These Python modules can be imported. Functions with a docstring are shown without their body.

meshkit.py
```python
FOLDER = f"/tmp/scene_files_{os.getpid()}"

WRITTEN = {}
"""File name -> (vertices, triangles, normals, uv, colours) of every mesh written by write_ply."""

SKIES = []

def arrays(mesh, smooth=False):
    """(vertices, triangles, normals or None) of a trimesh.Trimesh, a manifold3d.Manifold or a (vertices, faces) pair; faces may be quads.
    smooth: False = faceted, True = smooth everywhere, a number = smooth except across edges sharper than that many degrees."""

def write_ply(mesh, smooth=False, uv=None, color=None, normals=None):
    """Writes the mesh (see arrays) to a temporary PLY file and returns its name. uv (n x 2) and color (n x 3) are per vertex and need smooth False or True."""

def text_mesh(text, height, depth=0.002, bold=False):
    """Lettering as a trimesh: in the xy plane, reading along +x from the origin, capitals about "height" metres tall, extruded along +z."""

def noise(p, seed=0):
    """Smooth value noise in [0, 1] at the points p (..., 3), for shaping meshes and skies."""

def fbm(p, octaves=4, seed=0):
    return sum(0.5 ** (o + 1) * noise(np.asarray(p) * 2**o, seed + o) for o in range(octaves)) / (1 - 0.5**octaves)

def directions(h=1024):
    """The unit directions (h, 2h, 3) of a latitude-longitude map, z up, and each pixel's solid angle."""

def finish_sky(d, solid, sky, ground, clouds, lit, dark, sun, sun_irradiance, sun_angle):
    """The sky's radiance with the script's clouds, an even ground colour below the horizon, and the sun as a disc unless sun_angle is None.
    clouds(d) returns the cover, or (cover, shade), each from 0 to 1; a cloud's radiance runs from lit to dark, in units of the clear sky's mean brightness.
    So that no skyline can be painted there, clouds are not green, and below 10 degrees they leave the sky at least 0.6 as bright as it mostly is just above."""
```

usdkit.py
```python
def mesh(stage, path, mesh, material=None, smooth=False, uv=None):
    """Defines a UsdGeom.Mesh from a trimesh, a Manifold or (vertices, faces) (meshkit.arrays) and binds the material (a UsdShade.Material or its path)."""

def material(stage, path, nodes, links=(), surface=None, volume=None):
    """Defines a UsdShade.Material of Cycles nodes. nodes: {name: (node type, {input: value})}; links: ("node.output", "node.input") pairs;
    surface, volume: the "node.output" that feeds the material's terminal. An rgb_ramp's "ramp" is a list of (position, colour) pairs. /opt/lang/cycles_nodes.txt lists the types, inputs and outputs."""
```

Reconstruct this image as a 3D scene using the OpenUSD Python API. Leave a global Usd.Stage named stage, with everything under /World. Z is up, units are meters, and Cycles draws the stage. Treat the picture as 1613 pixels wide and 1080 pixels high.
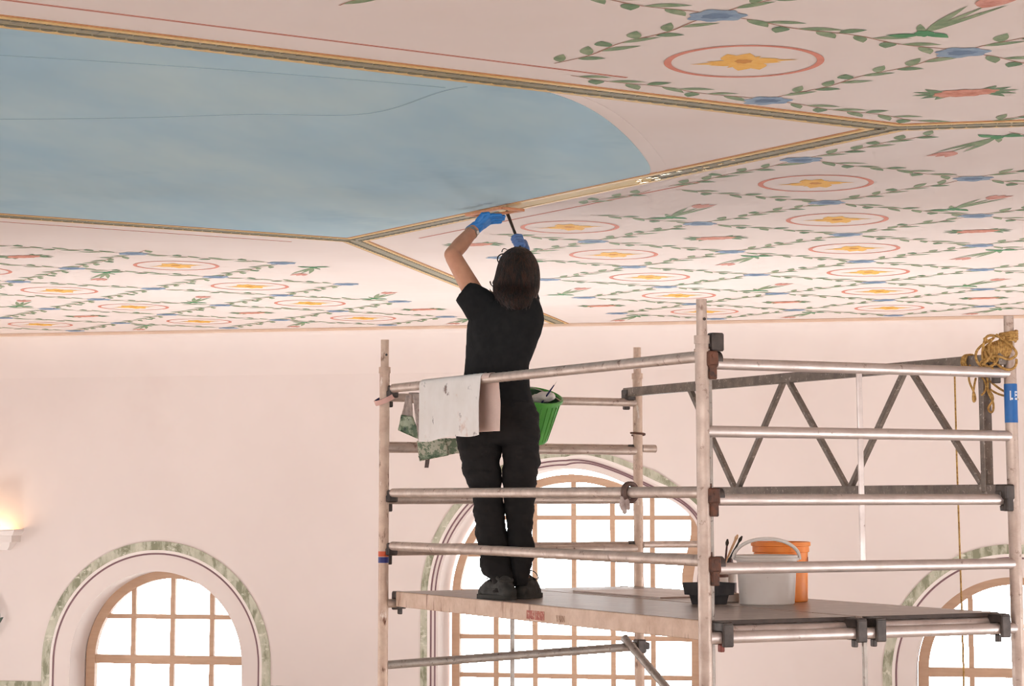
import math, random
import numpy as np, trimesh, shapely, manifold3d, usdkit, meshkit
from shapely.geometry import Polygon, LineString, MultiPolygon, box as sbox
from shapely.ops import unary_union
from scipy.interpolate import PchipInterpolator
from scipy import sparse
from pxr import Usd, UsdGeom, UsdLux, UsdShade, Gf, Sdf, Vt

stage = Usd.Stage.CreateInMemory()
UsdGeom.SetStageUpAxis(stage, 'Z'); UsdGeom.SetStageMetersPerUnit(stage, 1.0)
UsdGeom.Xform.Define(stage, '/World'); UsdGeom.Scope.Define(stage, '/World/Looks')

# ------------------------------------------------------------------ camera
# The room: x along the front wall, y = 0 on that wall (negative into the room), z = 0 the floor.
EYE = np.array([7.92, -16.43, 5.5]); ZC = EYE[2]
YAW = math.radians(12.519); PITCH = 0.124029; ROLL = -0.0009
FPX, PY0 = 3444.88, 355.456
EXPOSURE = -2.65
K = 1.06                                                                # the shell was measured for a ceiling 1.32 m above the eye; it is really K times as far
SHELL = [True]
def far(v): v = np.asarray(v, float); return EYE + K * (v - EYE) if SHELL[0] else v
def rz(v):
    v = np.asarray(v, float); c, s = math.cos(YAW), math.sin(YAW)
    return np.stack([v[..., 0] * c - v[..., 1] * s, v[..., 0] * s + v[..., 1] * c, v[..., 2]], -1)
fw = np.array([0, math.cos(PITCH), math.sin(PITCH)]); up0 = np.array([0, -math.sin(PITCH), math.cos(PITCH)]); rt0 = np.array([1.0, 0, 0])
cr, sr = math.cos(ROLL), math.sin(ROLL)
RT, UP, FW = rz(cr * rt0 + sr * up0), rz(cr * up0 - sr * rt0), rz(fw)
cam = UsdGeom.Camera.Define(stage, '/World/camera')
cam.AddTransformOp().Set(Gf.Matrix4d(*RT, 0, *UP, 0, *(-FW), 0, *EYE, 1))
cam.CreateHorizontalApertureAttr(36.0); cam.CreateVerticalApertureAttr(36.0 * 1080 / 1613)
cam.CreateFocalLengthAttr(FPX / 1613 * 36.0)
cam.CreateVerticalApertureOffsetAttr((PY0 - 540) / 1613 * 36.0)
cam.CreateClippingRangeAttr((0.05, 500.0)); cam.CreateExposureAttr(EXPOSURE)

# ------------------------------------------------------------------ sky and unseen lights
XL, XR, YB, ZCEIL = -3.9, 13.3, -18.6, ZC + 1.32
dome = UsdLux.DomeLight.Define(stage, '/World/sky')
dome.CreateIntensityAttr(14.5); dome.CreateColorAttr(Gf.Vec3f(0.98, 0.99, 1.0))
def rect(name, c, w, h, aim, I, col=(0.98, 0.985, 1.0)):
    l = UsdLux.RectLight.Define(stage, '/World/' + name)
    l.CreateWidthAttr(w); l.CreateHeightAttr(h); l.CreateIntensityAttr(I); l.CreateColorAttr(Gf.Vec3f(*col))
    z = -np.asarray(aim, float); x = np.cross([0, 0, 1.0], z); x /= np.linalg.norm(x); y = np.cross(z, x)
    l.AddTransformOp().Set(Gf.Matrix4d(*x, 0, *y, 0, *z, 0, *map(float, far(c)), 1))
# unseen area lights on side and back walls, placed to light wall and scaffold
for i, x in enumerate((-0.6, 4.7, 10.0)):
    rect(f'unseen_back_light_{i}', (x, YB + 0.02, 5.3), 2.0, 2.2, (0, 1, 0), 42)
for i, (y, I) in enumerate(((-14.5, 0.5), (-9.3, 0.8), (-4.1, 2.2))):
    rect(f'unseen_left_light_{i}', (XL + 0.02, y, 3.4), 2.0, 4.2, (1, 0, 0), I)
    rect(f'unseen_right_light_{i}', (XR - 0.02, y, 3.4), 2.0, 4.2, (-1, 0, 0), I)

# unseen uplights near the floor, placed to brighten the ceiling by the window wall
for i, (x, I) in enumerate(((0.6, 0.7), (4.9, 1.0), (9.2, 0.8))):
    l = UsdLux.SphereLight.Define(stage, f'/World/unseen_uplight_{i}'); l.CreateRadiusAttr(0.25); l.CreateIntensityAttr(2500 * I); l.CreateColorAttr(Gf.Vec3f(1.0, 0.98, 0.96))
    sh_ = UsdLux.ShapingAPI.Apply(l.GetPrim()); sh_.CreateShapingConeAngleAttr(43.0); sh_.CreateShapingConeSoftnessAttr(1.0)
    c_ = far((x, -2.25, 0.6)); l.AddTransformOp().Set(Gf.Matrix4d(1, 0, 0, 0, 0, -1, 0, 0, 0, 0, -1, 0, *map(float, c_), 1))

# ------------------------------------------------------------------ helpers
def P(px, py, Y):
    """the point of the room at distance Y (along the level view direction) seen at a place of the photograph: used to measure places"""
    px, py, Y = np.broadcast_arrays(np.asarray(px, float), np.asarray(py, float), np.asarray(Y, float))
    dx, dy = px - 806.5, py - PY0
    x, y = cr * dx + sr * dy, -sr * dx + cr * dy
    d = np.stack([x / FPX, math.cos(PITCH) + y / FPX * math.sin(PITCH), math.sin(PITCH) - y / FPX * math.cos(PITCH)], -1)
    return rz(d * (Y / d[..., 1])[..., None]) + EYE
def W(x, y, z):
    return rz(np.array([x, y, z], float)) + EYE
def Pz(px, py, zrel):
    d = (P(px, py, 1.0) - EYE); return EYE + d * (zrel / d[2])
def lin(c):
    c = np.asarray(c, float) / 255.0
    return tuple(np.where(c <= 0.04045, c / 12.92, ((c + 0.055) / 1.055) ** 2.4))

MATS = {}
def mat(name, c1, c2=None, scale=6.0, rough=0.6, metal=0.0, bump=0.0, bscale=40.0, spots=None, detail=4.0, stretch=(1, 1, 1), spec=0.5, sheen=0.0, trans=0.0, lo=0.35, hi=0.65, rvar=0.0, spots2=None, alpha=1.0):
    """principled material whose colour varies between two tones, with optional stains: spots = (colour, scale, threshold, softness)"""
    c2 = c2 or c1
    n = {'geo': ('geometry', {}), 'map': ('mapping', {'scale': stretch}), 'noi': ('noise_texture', {'scale': scale, 'detail': detail, 'roughness': 0.6}),
         'rmp': ('rgb_ramp', {'ramp': [(0, lin(c1)), (lo, lin(c1)), (hi, lin(c2)), (1, lin(c2))]}),
         'bsdf': ('principled_bsdf', {'roughness': rough, 'metallic': metal, 'specular_ior_level': spec, 'sheen_weight': sheen, 'transmission_weight': trans, 'alpha': alpha})}
    l = [('geo.position', 'map.vector'), ('map.vector', 'noi.vector'), ('noi.fac', 'rmp.fac')]
    out = 'rmp.color'
    for k, s in enumerate(x for x in (spots, spots2) if x):
        col, sc, th, so = s[:4]
        n[f'sn{k}'] = ('noise_texture', {'scale': sc, 'detail': 5.0, 'roughness': 0.65}); n[f'sr{k}'] = ('rgb_ramp', {'ramp': [(0, (0, 0, 0)), (th, (0, 0, 0)), (min(th + so, 1), (1, 1, 1)), (1.001, (1, 1, 1))]})
        n[f'sm{k}'] = ('mix', {'color2': lin(col)}); n[f'mp{k}'] = ('mapping', {'scale': s[4] if len(s) > 4 else (1, 1, 1), 'location': (3.1 * k, 1.7, 0.4)})
        l += [('geo.position', f'mp{k}.vector'), (f'mp{k}.vector', f'sn{k}.vector'), (f'sn{k}.fac', f'sr{k}.fac'), (f'sr{k}.color', f'sm{k}.fac'), (out, f'sm{k}.color1')]
        out = f'sm{k}.color'
    l.append((out, 'bsdf.base_color'))
    if bump:
        n['bn'] = ('noise_texture', {'scale': bscale, 'detail': 4.0}); n['bmp'] = ('bump', {'strength': bump, 'distance': 0.01})
        l += [('map.vector', 'bn.vector'), ('bn.fac', 'bmp.height'), ('bmp.normal', 'bsdf.normal')]
    if rvar:
        n['rr'] = ('map_range', {'from_min': 0.3, 'from_max': 0.7, 'to_min': rough - rvar, 'to_max': rough + rvar}); l += [('noi.fac', 'rr.value'), ('rr.result', 'bsdf.roughness')]
    MATS[name] = usdkit.material(stage, '/World/Looks/' + name, n, l, surface='bsdf.BSDF')
    return MATS[name]

BASE, USED = {'/World': np.zeros(3)}, set()
def fresh(parent, name):
    p, k = f'{parent}/{name}', 0
    while p in USED:
        k += 1; p = f'{parent}/{name}_{k:03d}'
    USED.add(p); return p
def put(prim, **kw):
    for k, v in kw.items():
        if v: prim.SetCustomDataByKey(k, v)
def thing(name, base=(0, 0, 0), label=None, category=None, group=None, kind=None, parent='/World'):
    p = fresh(parent, name); x = UsdGeom.Xform.Define(stage, p)
    b = far(base); x.AddTranslateOp().Set(Gf.Vec3d(*map(float, b - BASE[parent]))); BASE[p] = b
    put(x.GetPrim(), label=label, category=category, group=group, kind=kind); return p
def arr(m):
    if isinstance(m, list): m = join(m)
    if hasattr(m, 'to_mesh'):
        q = m.to_mesh(); return np.array(q.vert_properties[:, :3], float), np.array(q.tri_verts, int)
    if isinstance(m, tuple):
        v, f = np.asarray(m[0], float), np.asarray(m[1], int)
        if f.shape[1] == 4: f = np.vstack([f[:, [0, 1, 2]], f[:, [0, 2, 3]]])
        return v, f
    return np.array(m.vertices, float), np.array(m.faces, int)
def join(ms):
    vs, fs, n = [], [], 0
    for m in ms:
        v, f = arr(m); vs.append(v); fs.append(f + n); n += len(v)
    return np.vstack(vs), np.vstack(fs)
def part(parent, name, m, material, smooth=35, **kw):
    """one Mesh prim (world coordinates in, stored relative to its parent)"""
    v, f = arr(m); v = far(v); p = fresh(parent, name)
    q = usdkit.mesh(stage, p, trimesh.Trimesh(v - BASE[parent], f, process=False), MATS[material], smooth)
    BASE[p] = BASE[parent]; put(q.GetPrim(), **kw); return p
def solo(name, m, material, smooth=35, **kw): return part('/World', name, m, material, smooth, **kw)

def frame_of(t, hint=None):
    t = t / np.linalg.norm(t); h = np.array([0, 0, 1.0]) if hint is None else np.asarray(hint, float)
    if abs(t @ h) > 0.95: h = np.array([1.0, 0, 0])
    a = np.cross(h, t); a /= np.linalg.norm(a); return a, np.cross(t, a), t
def tube(pts, r, sides=16, caps=True):
    p = np.asarray(pts, float); n = len(p); r = np.broadcast_to(np.asarray(r, float), (n,))
    t = np.gradient(p, axis=0); t /= np.linalg.norm(t, axis=1, keepdims=True) + 1e-12
    a = frame_of(t[0])[0]; ang = np.arange(sides) * 2 * np.pi / sides; vs = []
    for i in range(n):
        a = a - t[i] * (a @ t[i]); a /= np.linalg.norm(a) + 1e-12; b = np.cross(t[i], a)
        vs.append(p[i] + r[i] * (np.cos(ang)[:, None] * a + np.sin(ang)[:, None] * b))
    v = np.vstack(vs); i, j = np.meshgrid(np.arange(n - 1), np.arange(sides), indexing='ij'); j2 = (j + 1) % sides
    f = [np.stack([i * sides + j, i * sides + j2, (i + 1) * sides + j2], -1).reshape(-1, 3), np.stack([i * sides + j, (i + 1) * sides + j2, (i + 1) * sides + j], -1).reshape(-1, 3)]
    if caps:
        v = np.vstack([v, p[0], p[-1]]); q = np.arange(sides); q2 = (q + 1) % sides; c0, c1, e = n * sides, n * sides + 1, (n - 1) * sides
        f += [np.stack([np.full(sides, c0), q2, q], 1), np.stack([np.full(sides, c1), e + q, e + q2], 1)]
    return v, np.vstack(f)
def pipe(a, b, r, sides=20, hole=0.0):
    """a straight tube; hole > 0 makes open hollow ends"""
    a, b = np.asarray(a, float), np.asarray(b, float)
    if not hole: return tube([a, b], r, sides)
    t = (b - a) / np.linalg.norm(b - a)
    return tube([a + t * 0.02, a, a, b, b, b - t * 0.02], [hole, hole, r, r, hole, hole], sides, caps=True) if False else join([ring_tube(a, b, r, hole, sides)])
def ring_tube(a, b, r, ri, sides=20):
    x, y, t = frame_of(b - a); ang = np.arange(sides) * 2 * np.pi / sides; d = np.cos(ang)[:, None] * x + np.sin(ang)[:, None] * y
    v = np.vstack([a + r * d, b + r * d, b + ri * d, a + ri * d]); j = np.arange(sides); k = (j + 1) % sides; f = []
    for s in range(4):
        e, g = s * sides, ((s + 1) % 4) * sides
        f += [np.stack([e + j, e + k, g + k], 1), np.stack([e + j, g + k, g + j], 1)]
    return v, np.vstack(f)
def obox(c, axes, half, ch=0.0):
    """oriented box with chamfered edges"""
    c = np.asarray(c, float); A = np.asarray(axes, float); h = np.asarray(half, float); ch = min(ch, 0.45 * h.min()); pts = []
    for s in np.ndindex(2, 2, 2):
        s = np.array(s) * 2 - 1
        if ch <= 0: pts.append(s * h)
        else:
            for k in range(3):
                q = h - ch; q[k] = h[k]; pts.append(s * q)
    return arr(manifold3d.Manifold.hull_points(np.array(pts) @ A + c))
def bar(a, b, w, h, ch=0.002, hint=None):
    a, b = np.asarray(a, float), np.asarray(b, float); x, y, t = frame_of(b - a, hint)
    return obox((a + b) / 2, [x, y, t], [w / 2, h / 2, np.linalg.norm(b - a) / 2], ch)
def lathe(profile, c, axis=(0, 0, 1), n=40):
    """profile: (radius, height) pairs around an axis at c"""
    x, y, t = frame_of(np.asarray(axis, float), hint=(0, 1, 0)); ang = np.arange(n) * 2 * np.pi / n; d = np.cos(ang)[:, None] * x + np.sin(ang)[:, None] * y
    pr = [(max(r, 1e-5), h) for r, h in profile]; v = np.vstack([np.asarray(c) + r * d + h * t for r, h in pr]); f = []; j = np.arange(n); k = (j + 1) % n
    for s in range(len(pr) - 1):
        f += [np.stack([s * n + j, s * n + k, (s + 1) * n + k], 1), np.stack([s * n + j, (s + 1) * n + k, (s + 1) * n + j], 1)]
    return v, np.vstack(f)
def prism(poly, z0, z1, M=None):
    """extrudes a shapely shape from z0 to z1; M maps (x, y, z) to the world"""
    out = []
    for g in (poly.geoms if hasattr(poly, 'geoms') else [poly]):
        if g.is_empty or g.geom_type != 'Polygon' or g.area < 1e-9: continue
        m = trimesh.creation.extrude_polygon(g, z1 - z0, engine='earcut'); v = np.array(m.vertices); v[:, 2] += z0; f = np.array(m.faces)
        out.append((v, f))
    v, f = join(out)
    if M is not None:
        w = M(v)
        if np.linalg.det(np.array([M(e[None])[0] - M(np.zeros((1, 3)))[0] for e in np.eye(3)])) < 0: f = f[:, ::-1]
        v = w
    return v, f
onwall = lambda v: np.stack([v[:, 0], v[:, 2], v[:, 1] + ZC], -1)          # shape in (x, height from eye), depth -> world y
onceil = lambda v: np.stack([v[:, 0], -v[:, 1], ZCEIL - v[:, 2]], -1)       # shape in (x, distance from the wall), depth below the ceiling
U_SPH = np.array(trimesh.creation.icosphere(2).vertices)
MF = manifold3d.Manifold
def ball(c, r): return np.asarray(c, float) + U_SPH * (r if np.ndim(r) == 0 else np.asarray(r))
def hull(*balls): return MF.hull_points(np.vstack([ball(c, r) for c, r in balls]))
def limb(*js): return [hull(js[i], js[i + 1]) for i in range(len(js) - 1)]
def union(ms): return MF.batch_boolean(list(ms), manifold3d.OpType.Add)
def to_mf(m):
    v, f = arr(m); t = trimesh.Trimesh(v, f, process=True)
    if t.volume < 0: t.invert()
    return MF(manifold3d.Mesh(np.asarray(t.vertices, np.float32), np.asarray(t.faces, np.uint32)))
def soft(m, length=0.012, it=12, wr=None, lam=0.5):
    """refine, smooth, wrinkle"""
    m = m.refine_to_length(length); v, f = arr(m)
    e = np.unique(np.sort(np.vstack([f[:, [0, 1]], f[:, [1, 2]], f[:, [2, 0]]]), 1), axis=0); n = len(v); i, j = np.r_[e[:, 0], e[:, 1]], np.r_[e[:, 1], e[:, 0]]
    A = sparse.csr_matrix((np.ones(len(i)), (i, j)), (n, n)); dg = np.maximum(np.asarray(A.sum(1)).ravel(), 1)[:, None]
    for k in range(it): v = v + (lam if k % 2 == 0 else -lam - 0.02) * (A @ v / dg - v)
    t = trimesh.Trimesh(v, f, process=False)
    if wr:
        for amp, sc in wr:
            t.vertices = t.vertices + t.vertex_normals * (amp * (meshkit.fbm(np.array(t.vertices) * np.asarray(sc), 3, 5) - 0.5))[:, None]
    return np.array(t.vertices), np.array(t.faces)
def loft(sl, n=36, m=28, ex=0.9, grid=False, tw=0.0):
    """closed shape through level slices (py, left px, right px, distance, half depth)"""
    s = np.array(sl, float); o = np.argsort(s[:, 0]); s = s[o]; y = np.linspace(s[0, 0], s[-1, 0], m); q = PchipInterpolator(s[:, 0], s[:, 1:])(y)
    th = np.arange(n) * 2 * np.pi / n; cs = np.sign(np.cos(th)) * np.abs(np.cos(th)) ** ex; sn = np.sign(np.sin(th)) * np.abs(np.sin(th)) ** ex
    v = P(((q[:, 0] + q[:, 1]) / 2)[:, None] + ((q[:, 1] - q[:, 0]) / 2)[:, None] * cs, y[:, None] + 0 * cs, q[:, 2][:, None] + q[:, 3][:, None] * sn - tw * cs)
    if grid: return v
    g = v.reshape(-1, 3); f = []; j = np.arange(n); k = (j + 1) % n
    for i in range(m - 1):
        f += [np.stack([i * n + j, (i + 1) * n + k, i * n + k], 1), np.stack([i * n + j, (i + 1) * n + j, (i + 1) * n + k], 1)]
    g = np.vstack([g, v[0].mean(0), v[-1].mean(0)]); a, b, e = m * n, m * n + 1, (m - 1) * n
    f += [np.stack([np.full(n, a), j, k], 1), np.stack([np.full(n, b), e + k, e + j], 1)]
    return g, np.vstack(f)
def curve(pts, n=60):
    p = np.asarray(pts, float); s = np.r_[0, np.cumsum(np.linalg.norm(np.diff(p, axis=0), axis=1))]
    from scipy.interpolate import CubicSpline
    return CubicSpline(s, p)(np.linspace(0, s[-1], n))
rng = random.Random(7)

# ------------------------------------------------------------------ materials
mat('plaster_wall', (221, 207, 201), (226, 212, 206), scale=0.8, rough=0.85, bump=0.05, bscale=30, spec=0.2, spots=((214, 196, 188), 0.5, 0.55, 0.25))
mat('plaster_ceiling', (226, 212, 206), (230, 217, 212), scale=1.1, rough=0.85, bump=0.05, bscale=24, spec=0.2)
mat('blue_paint', (156, 188, 206), (176, 200, 208), scale=1.3, rough=0.7, bump=0.06, bscale=20, spec=0.25, stretch=(1, 0.35, 1), spots=((146, 178, 198), 0.9, 0.56, 0.2))
mat('crack_paint', (132, 160, 178))
mat('gold_paint', (200, 164, 104), (212, 178, 118), scale=30, rough=0.5, metal=0.1)
mat('gold_plain', (208, 178, 118), (196, 172, 118), scale=12, rough=0.6)
mat('brown_edge', (168, 116, 74), (180, 128, 84), scale=20, rough=0.6)
mat('olive_strip', (150, 138, 108), (132, 130, 114), scale=25, rough=0.6, spots=((112, 108, 98), 60, 0.54, 0.1))
mat('olive_dark', (98, 90, 70), (110, 100, 74), scale=30, rough=0.6)
mat('gold_leaf', (255, 236, 190), rough=0.18, metal=1.0)
mat('red_line', (176, 112, 96), rough=0.7)
mat('leaf_green', (98, 126, 90), (140, 152, 120), scale=22, rough=0.7)
mat('leaf_dark', (72, 112, 76), (112, 134, 100), scale=22, rough=0.7)
mat('stem_brown', (156, 112, 92), rough=0.7)
mat('flower_blue', (138, 158, 178), (112, 136, 164), scale=20, rough=0.7)
mat('flower_blue_dark', (74, 98, 128), (98, 122, 150), scale=24, rough=0.7)
mat('ring_red', (194, 114, 94), (206, 132, 114), scale=9, rough=0.7)
mat('flower_yellow', (222, 164, 62), (228, 180, 92), scale=30, rough=0.7)
mat('flower_yellow_dark', (192, 128, 40), rough=0.7)
mat('carnation_red', (176, 104, 82), (206, 144, 124), scale=26, rough=0.7)
mat('tulip_pink', (178, 112, 98), (208, 152, 138), scale=24, rough=0.7)
mat('leaf_emerald', (46, 122, 74), (74, 136, 88), scale=24, rough=0.7)
mat('marble_green', (156, 154, 132), (194, 190, 172), scale=6, rough=0.6, detail=8, stretch=(2.2, 1, 1), spots=((124, 124, 100), 5, 0.5, 0.1, (2.4, 1, 0.8)), spots2=((208, 204, 188), 9, 0.58, 0.08, (1, 1, 2)))
mat('line_mauve', (118, 88, 92), rough=0.7)
mat('trim_white', (236, 224, 218), rough=0.7)
mat('cornice_line', (208, 178, 156), (216, 190, 170), scale=4, rough=0.7)
mat('window_wood', (184, 150, 124), (194, 160, 134), scale=3, rough=0.55, stretch=(1, 1, 8))
mat('floor_oak', (196, 178, 160), (180, 162, 144), scale=1.5, rough=0.6)
mat('alu', (205, 186, 174), (186, 166, 154), scale=14, rough=0.5, metal=0.55, spots=((120, 92, 78), 26, 0.60, 0.12), bump=0.05, bscale=60, rvar=0.1)
mat('alu_bright', (222, 208, 202), (204, 190, 184), scale=10, rough=0.42, metal=0.6, spots=((150, 128, 116), 30, 0.64, 0.1), rvar=0.08)
mat('alu_dirty', (214, 188, 168), (194, 164, 146), scale=16, rough=0.55, metal=0.3, spots=((104, 66, 46), 22, 0.57, 0.08, (1, 1, 0.35)), spots2=((236, 224, 214), 30, 0.62, 0.08, (1, 1, 0.3)), bump=0.1)
mat('alu_grey', (134, 122, 112), (110, 98, 90), scale=20, rough=0.5, metal=0.5, spots=((176, 164, 154), 60, 0.60, 0.06))
mat('alu_mid', (176, 166, 158), (156, 146, 138), scale=18, rough=0.5, metal=0.5, spots=((120, 108, 100), 50, 0.6, 0.06))
mat('clamp_grey', (88, 80, 76), (66, 60, 58), scale=20, rough=0.5, metal=0.6)
mat('clamp_rust', (112, 70, 52), (76, 54, 46), scale=25, rough=0.7, metal=0.2, spots=((60, 50, 48), 30, 0.55, 0.1))
mat('knob_red', (150, 72, 58), (118, 60, 48), scale=30, rough=0.6)
mat('deck_ply', (150, 132, 122), (122, 106, 98), scale=9, rough=0.3, stretch=(1, 6, 1), bump=0.08, bscale=50, spots=((172, 156, 148), 14, 0.60, 0.12))
mat('deck_edge', (214, 186, 166), (196, 164, 142), scale=14, rough=0.6, metal=0.15, spots=((150, 112, 92), 24, 0.58, 0.12, (1, 1, 0.2)))
mat('deck_dark', (66, 56, 52), (80, 68, 62), scale=20, rough=0.7)
mat('label_red', (150, 74, 62), (176, 104, 88), scale=60, rough=0.7, spots=((206, 176, 156), 90, 0.56, 0.06))
mat('print_brown', (164, 132, 112), rough=0.8)
mat('skin', (200, 144, 114), (188, 130, 102), scale=14, rough=0.5, bump=0.02, spec=0.4)
mat('shirt_black', (26, 25, 26), (32, 31, 31), scale=30, rough=0.9, bump=0.12, bscale=160, spec=0.2)
mat('trouser_black', (30, 28, 28), (38, 35, 34), scale=16, rough=0.9, bump=0.15, bscale=120, spec=0.2)
mat('shoe_grey', (54, 51, 47), (42, 40, 37), scale=30, rough=0.8, bump=0.2, bscale=90)
mat('sole_dark', (52, 50, 46), rough=0.9)
mat('lace_dark', (24, 22, 22), rough=0.9)
mat('hair_brown', (40, 24, 17), (22, 14, 11), scale=40, rough=0.45, stretch=(6, 6, 0.6), bump=0.25, bscale=60)
mat('hair_strand', (60, 35, 24), (16, 11, 9), scale=14, rough=0.4, stretch=(8, 8, 0.4), lo=0.4, hi=0.6)
mat('glove_blue', (26, 104, 176), (40, 122, 192), scale=20, rough=0.45, bump=0.12, bscale=90)
mat('glove_pale', (94, 122, 170), (70, 104, 160), scale=20, rough=0.45, bump=0.12, bscale=90)
mat('steel', (190, 184, 176), rough=0.25, metal=1.0)
mat('watch_face', (232, 226, 216), rough=0.2)
mat('spectacle_black', (30, 24, 24), rough=0.3)
mat('brush_dark', (38, 42, 36), (28, 30, 28), scale=30, rough=0.45)
mat('bristle', (60, 52, 44), rough=0.9)
mat('wood_pale', (222, 176, 134), (206, 156, 112), scale=14, rough=0.55)
mat('wood_red', (206, 142, 102), (178, 112, 76), scale=14, rough=0.55)
mat('rag_white', (244, 234, 228), (236, 225, 217), scale=6, rough=0.95, bump=0.15, bscale=220, spots=((134, 112, 104), 9.5, 0.645, 0.07), spots2=((216, 178, 160), 6.5, 0.60, 0.14))
mat('rag_back', (224, 196, 184), (214, 184, 172), scale=8, rough=0.95, bump=0.15, bscale=200)
mat('net_grey', (198, 180, 170), (172, 154, 146), scale=60, rough=0.9, spots=((110, 70, 66), 14, 0.64, 0.06))
mat('print_green', (84, 104, 76), (170, 176, 150), scale=26, rough=0.5, lo=0.42, hi=0.56, spots=((40, 56, 42), 36, 0.58, 0.05))
mat('print_pale', (190, 184, 162), (110, 124, 98), scale=44, rough=0.6, lo=0.48, hi=0.54)
mat('tag_dark', (92, 74, 68), rough=0.6)
mat('bucket_green', (66, 138, 52), (82, 154, 64), scale=8, rough=0.35)
mat('bucket_green_shade', (34, 70, 36), rough=0.45)
mat('bucket_white', (240, 230, 222), (232, 220, 211), scale=5, rough=0.45, spots=((160, 136, 120), 70, 0.68, 0.04))
mat('handle_clear', (242, 234, 228), rough=0.3)
mat('bucket_orange', (244, 142, 46), (234, 126, 36), scale=8, rough=0.45, spots=((250, 190, 150), 60, 0.68, 0.03))
mat('label_brown', (150, 66, 34), rough=0.6)
mat('label_cream', (240, 206, 160), rough=0.6)
mat('tub_black', (44, 42, 44), (60, 57, 58), scale=20, rough=0.7)
mat('jar_brown', (84, 44, 40), (64, 36, 34), scale=12, rough=0.35)
mat('jar_white', (226, 214, 204), rough=0.5)
mat('rope_gold', (198, 158, 92), (156, 116, 62), scale=90, rough=0.85, bump=0.4, bscale=200, lo=0.4, hi=0.6)
mat('tape_blue', (10, 88, 158), (16, 100, 172), scale=12, rough=0.4)
mat('tape_white', (226, 230, 238), rough=0.5)
mat('tape_pink', (220, 172, 160), rough=0.6)
mat('tape_core', (40, 44, 84), rough=0.6)
mat('tape_red', (198, 78, 34), rough=0.5)
mat('tape_navy', (36, 40, 110), rough=0.5)
mat('rag_brown', (74, 52, 46), (110, 88, 80), scale=30, rough=0.8)
mat('rag_pale', (196, 178, 172), (150, 128, 122), scale=20, rough=0.7)
mat('sconce_white', (226, 214, 208), rough=0.7)
mat('iron_green', (44, 58, 46), (60, 76, 60), scale=30, rough=0.5)
usdkit_glass = usdkit.material(stage, '/World/Looks/pane_glass', {'t': ('transparent_bsdf', {'color': (0.98, 0.99, 0.99)}), 'g': ('glossy_bsdf', {'roughness': 0.02, 'color': (0.9, 0.9, 0.9)}), 'f': ('fresnel', {'IOR': 1.45}), 'm': ('mix_closure', {})},
    [('f.fac', 'm.fac'), ('t.BSDF', 'm.closure1'), ('g.BSDF', 'm.closure2')], surface='m.closure')
MATS['pane_glass'] = usdkit_glass
MATS['lamp_glow'] = usdkit.material(stage, '/World/Looks/lamp_glow', {'e': ('emission', {'color': (1.0, 0.62, 0.3), 'strength': 320.0})}, [], surface='e.emission')

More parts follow.
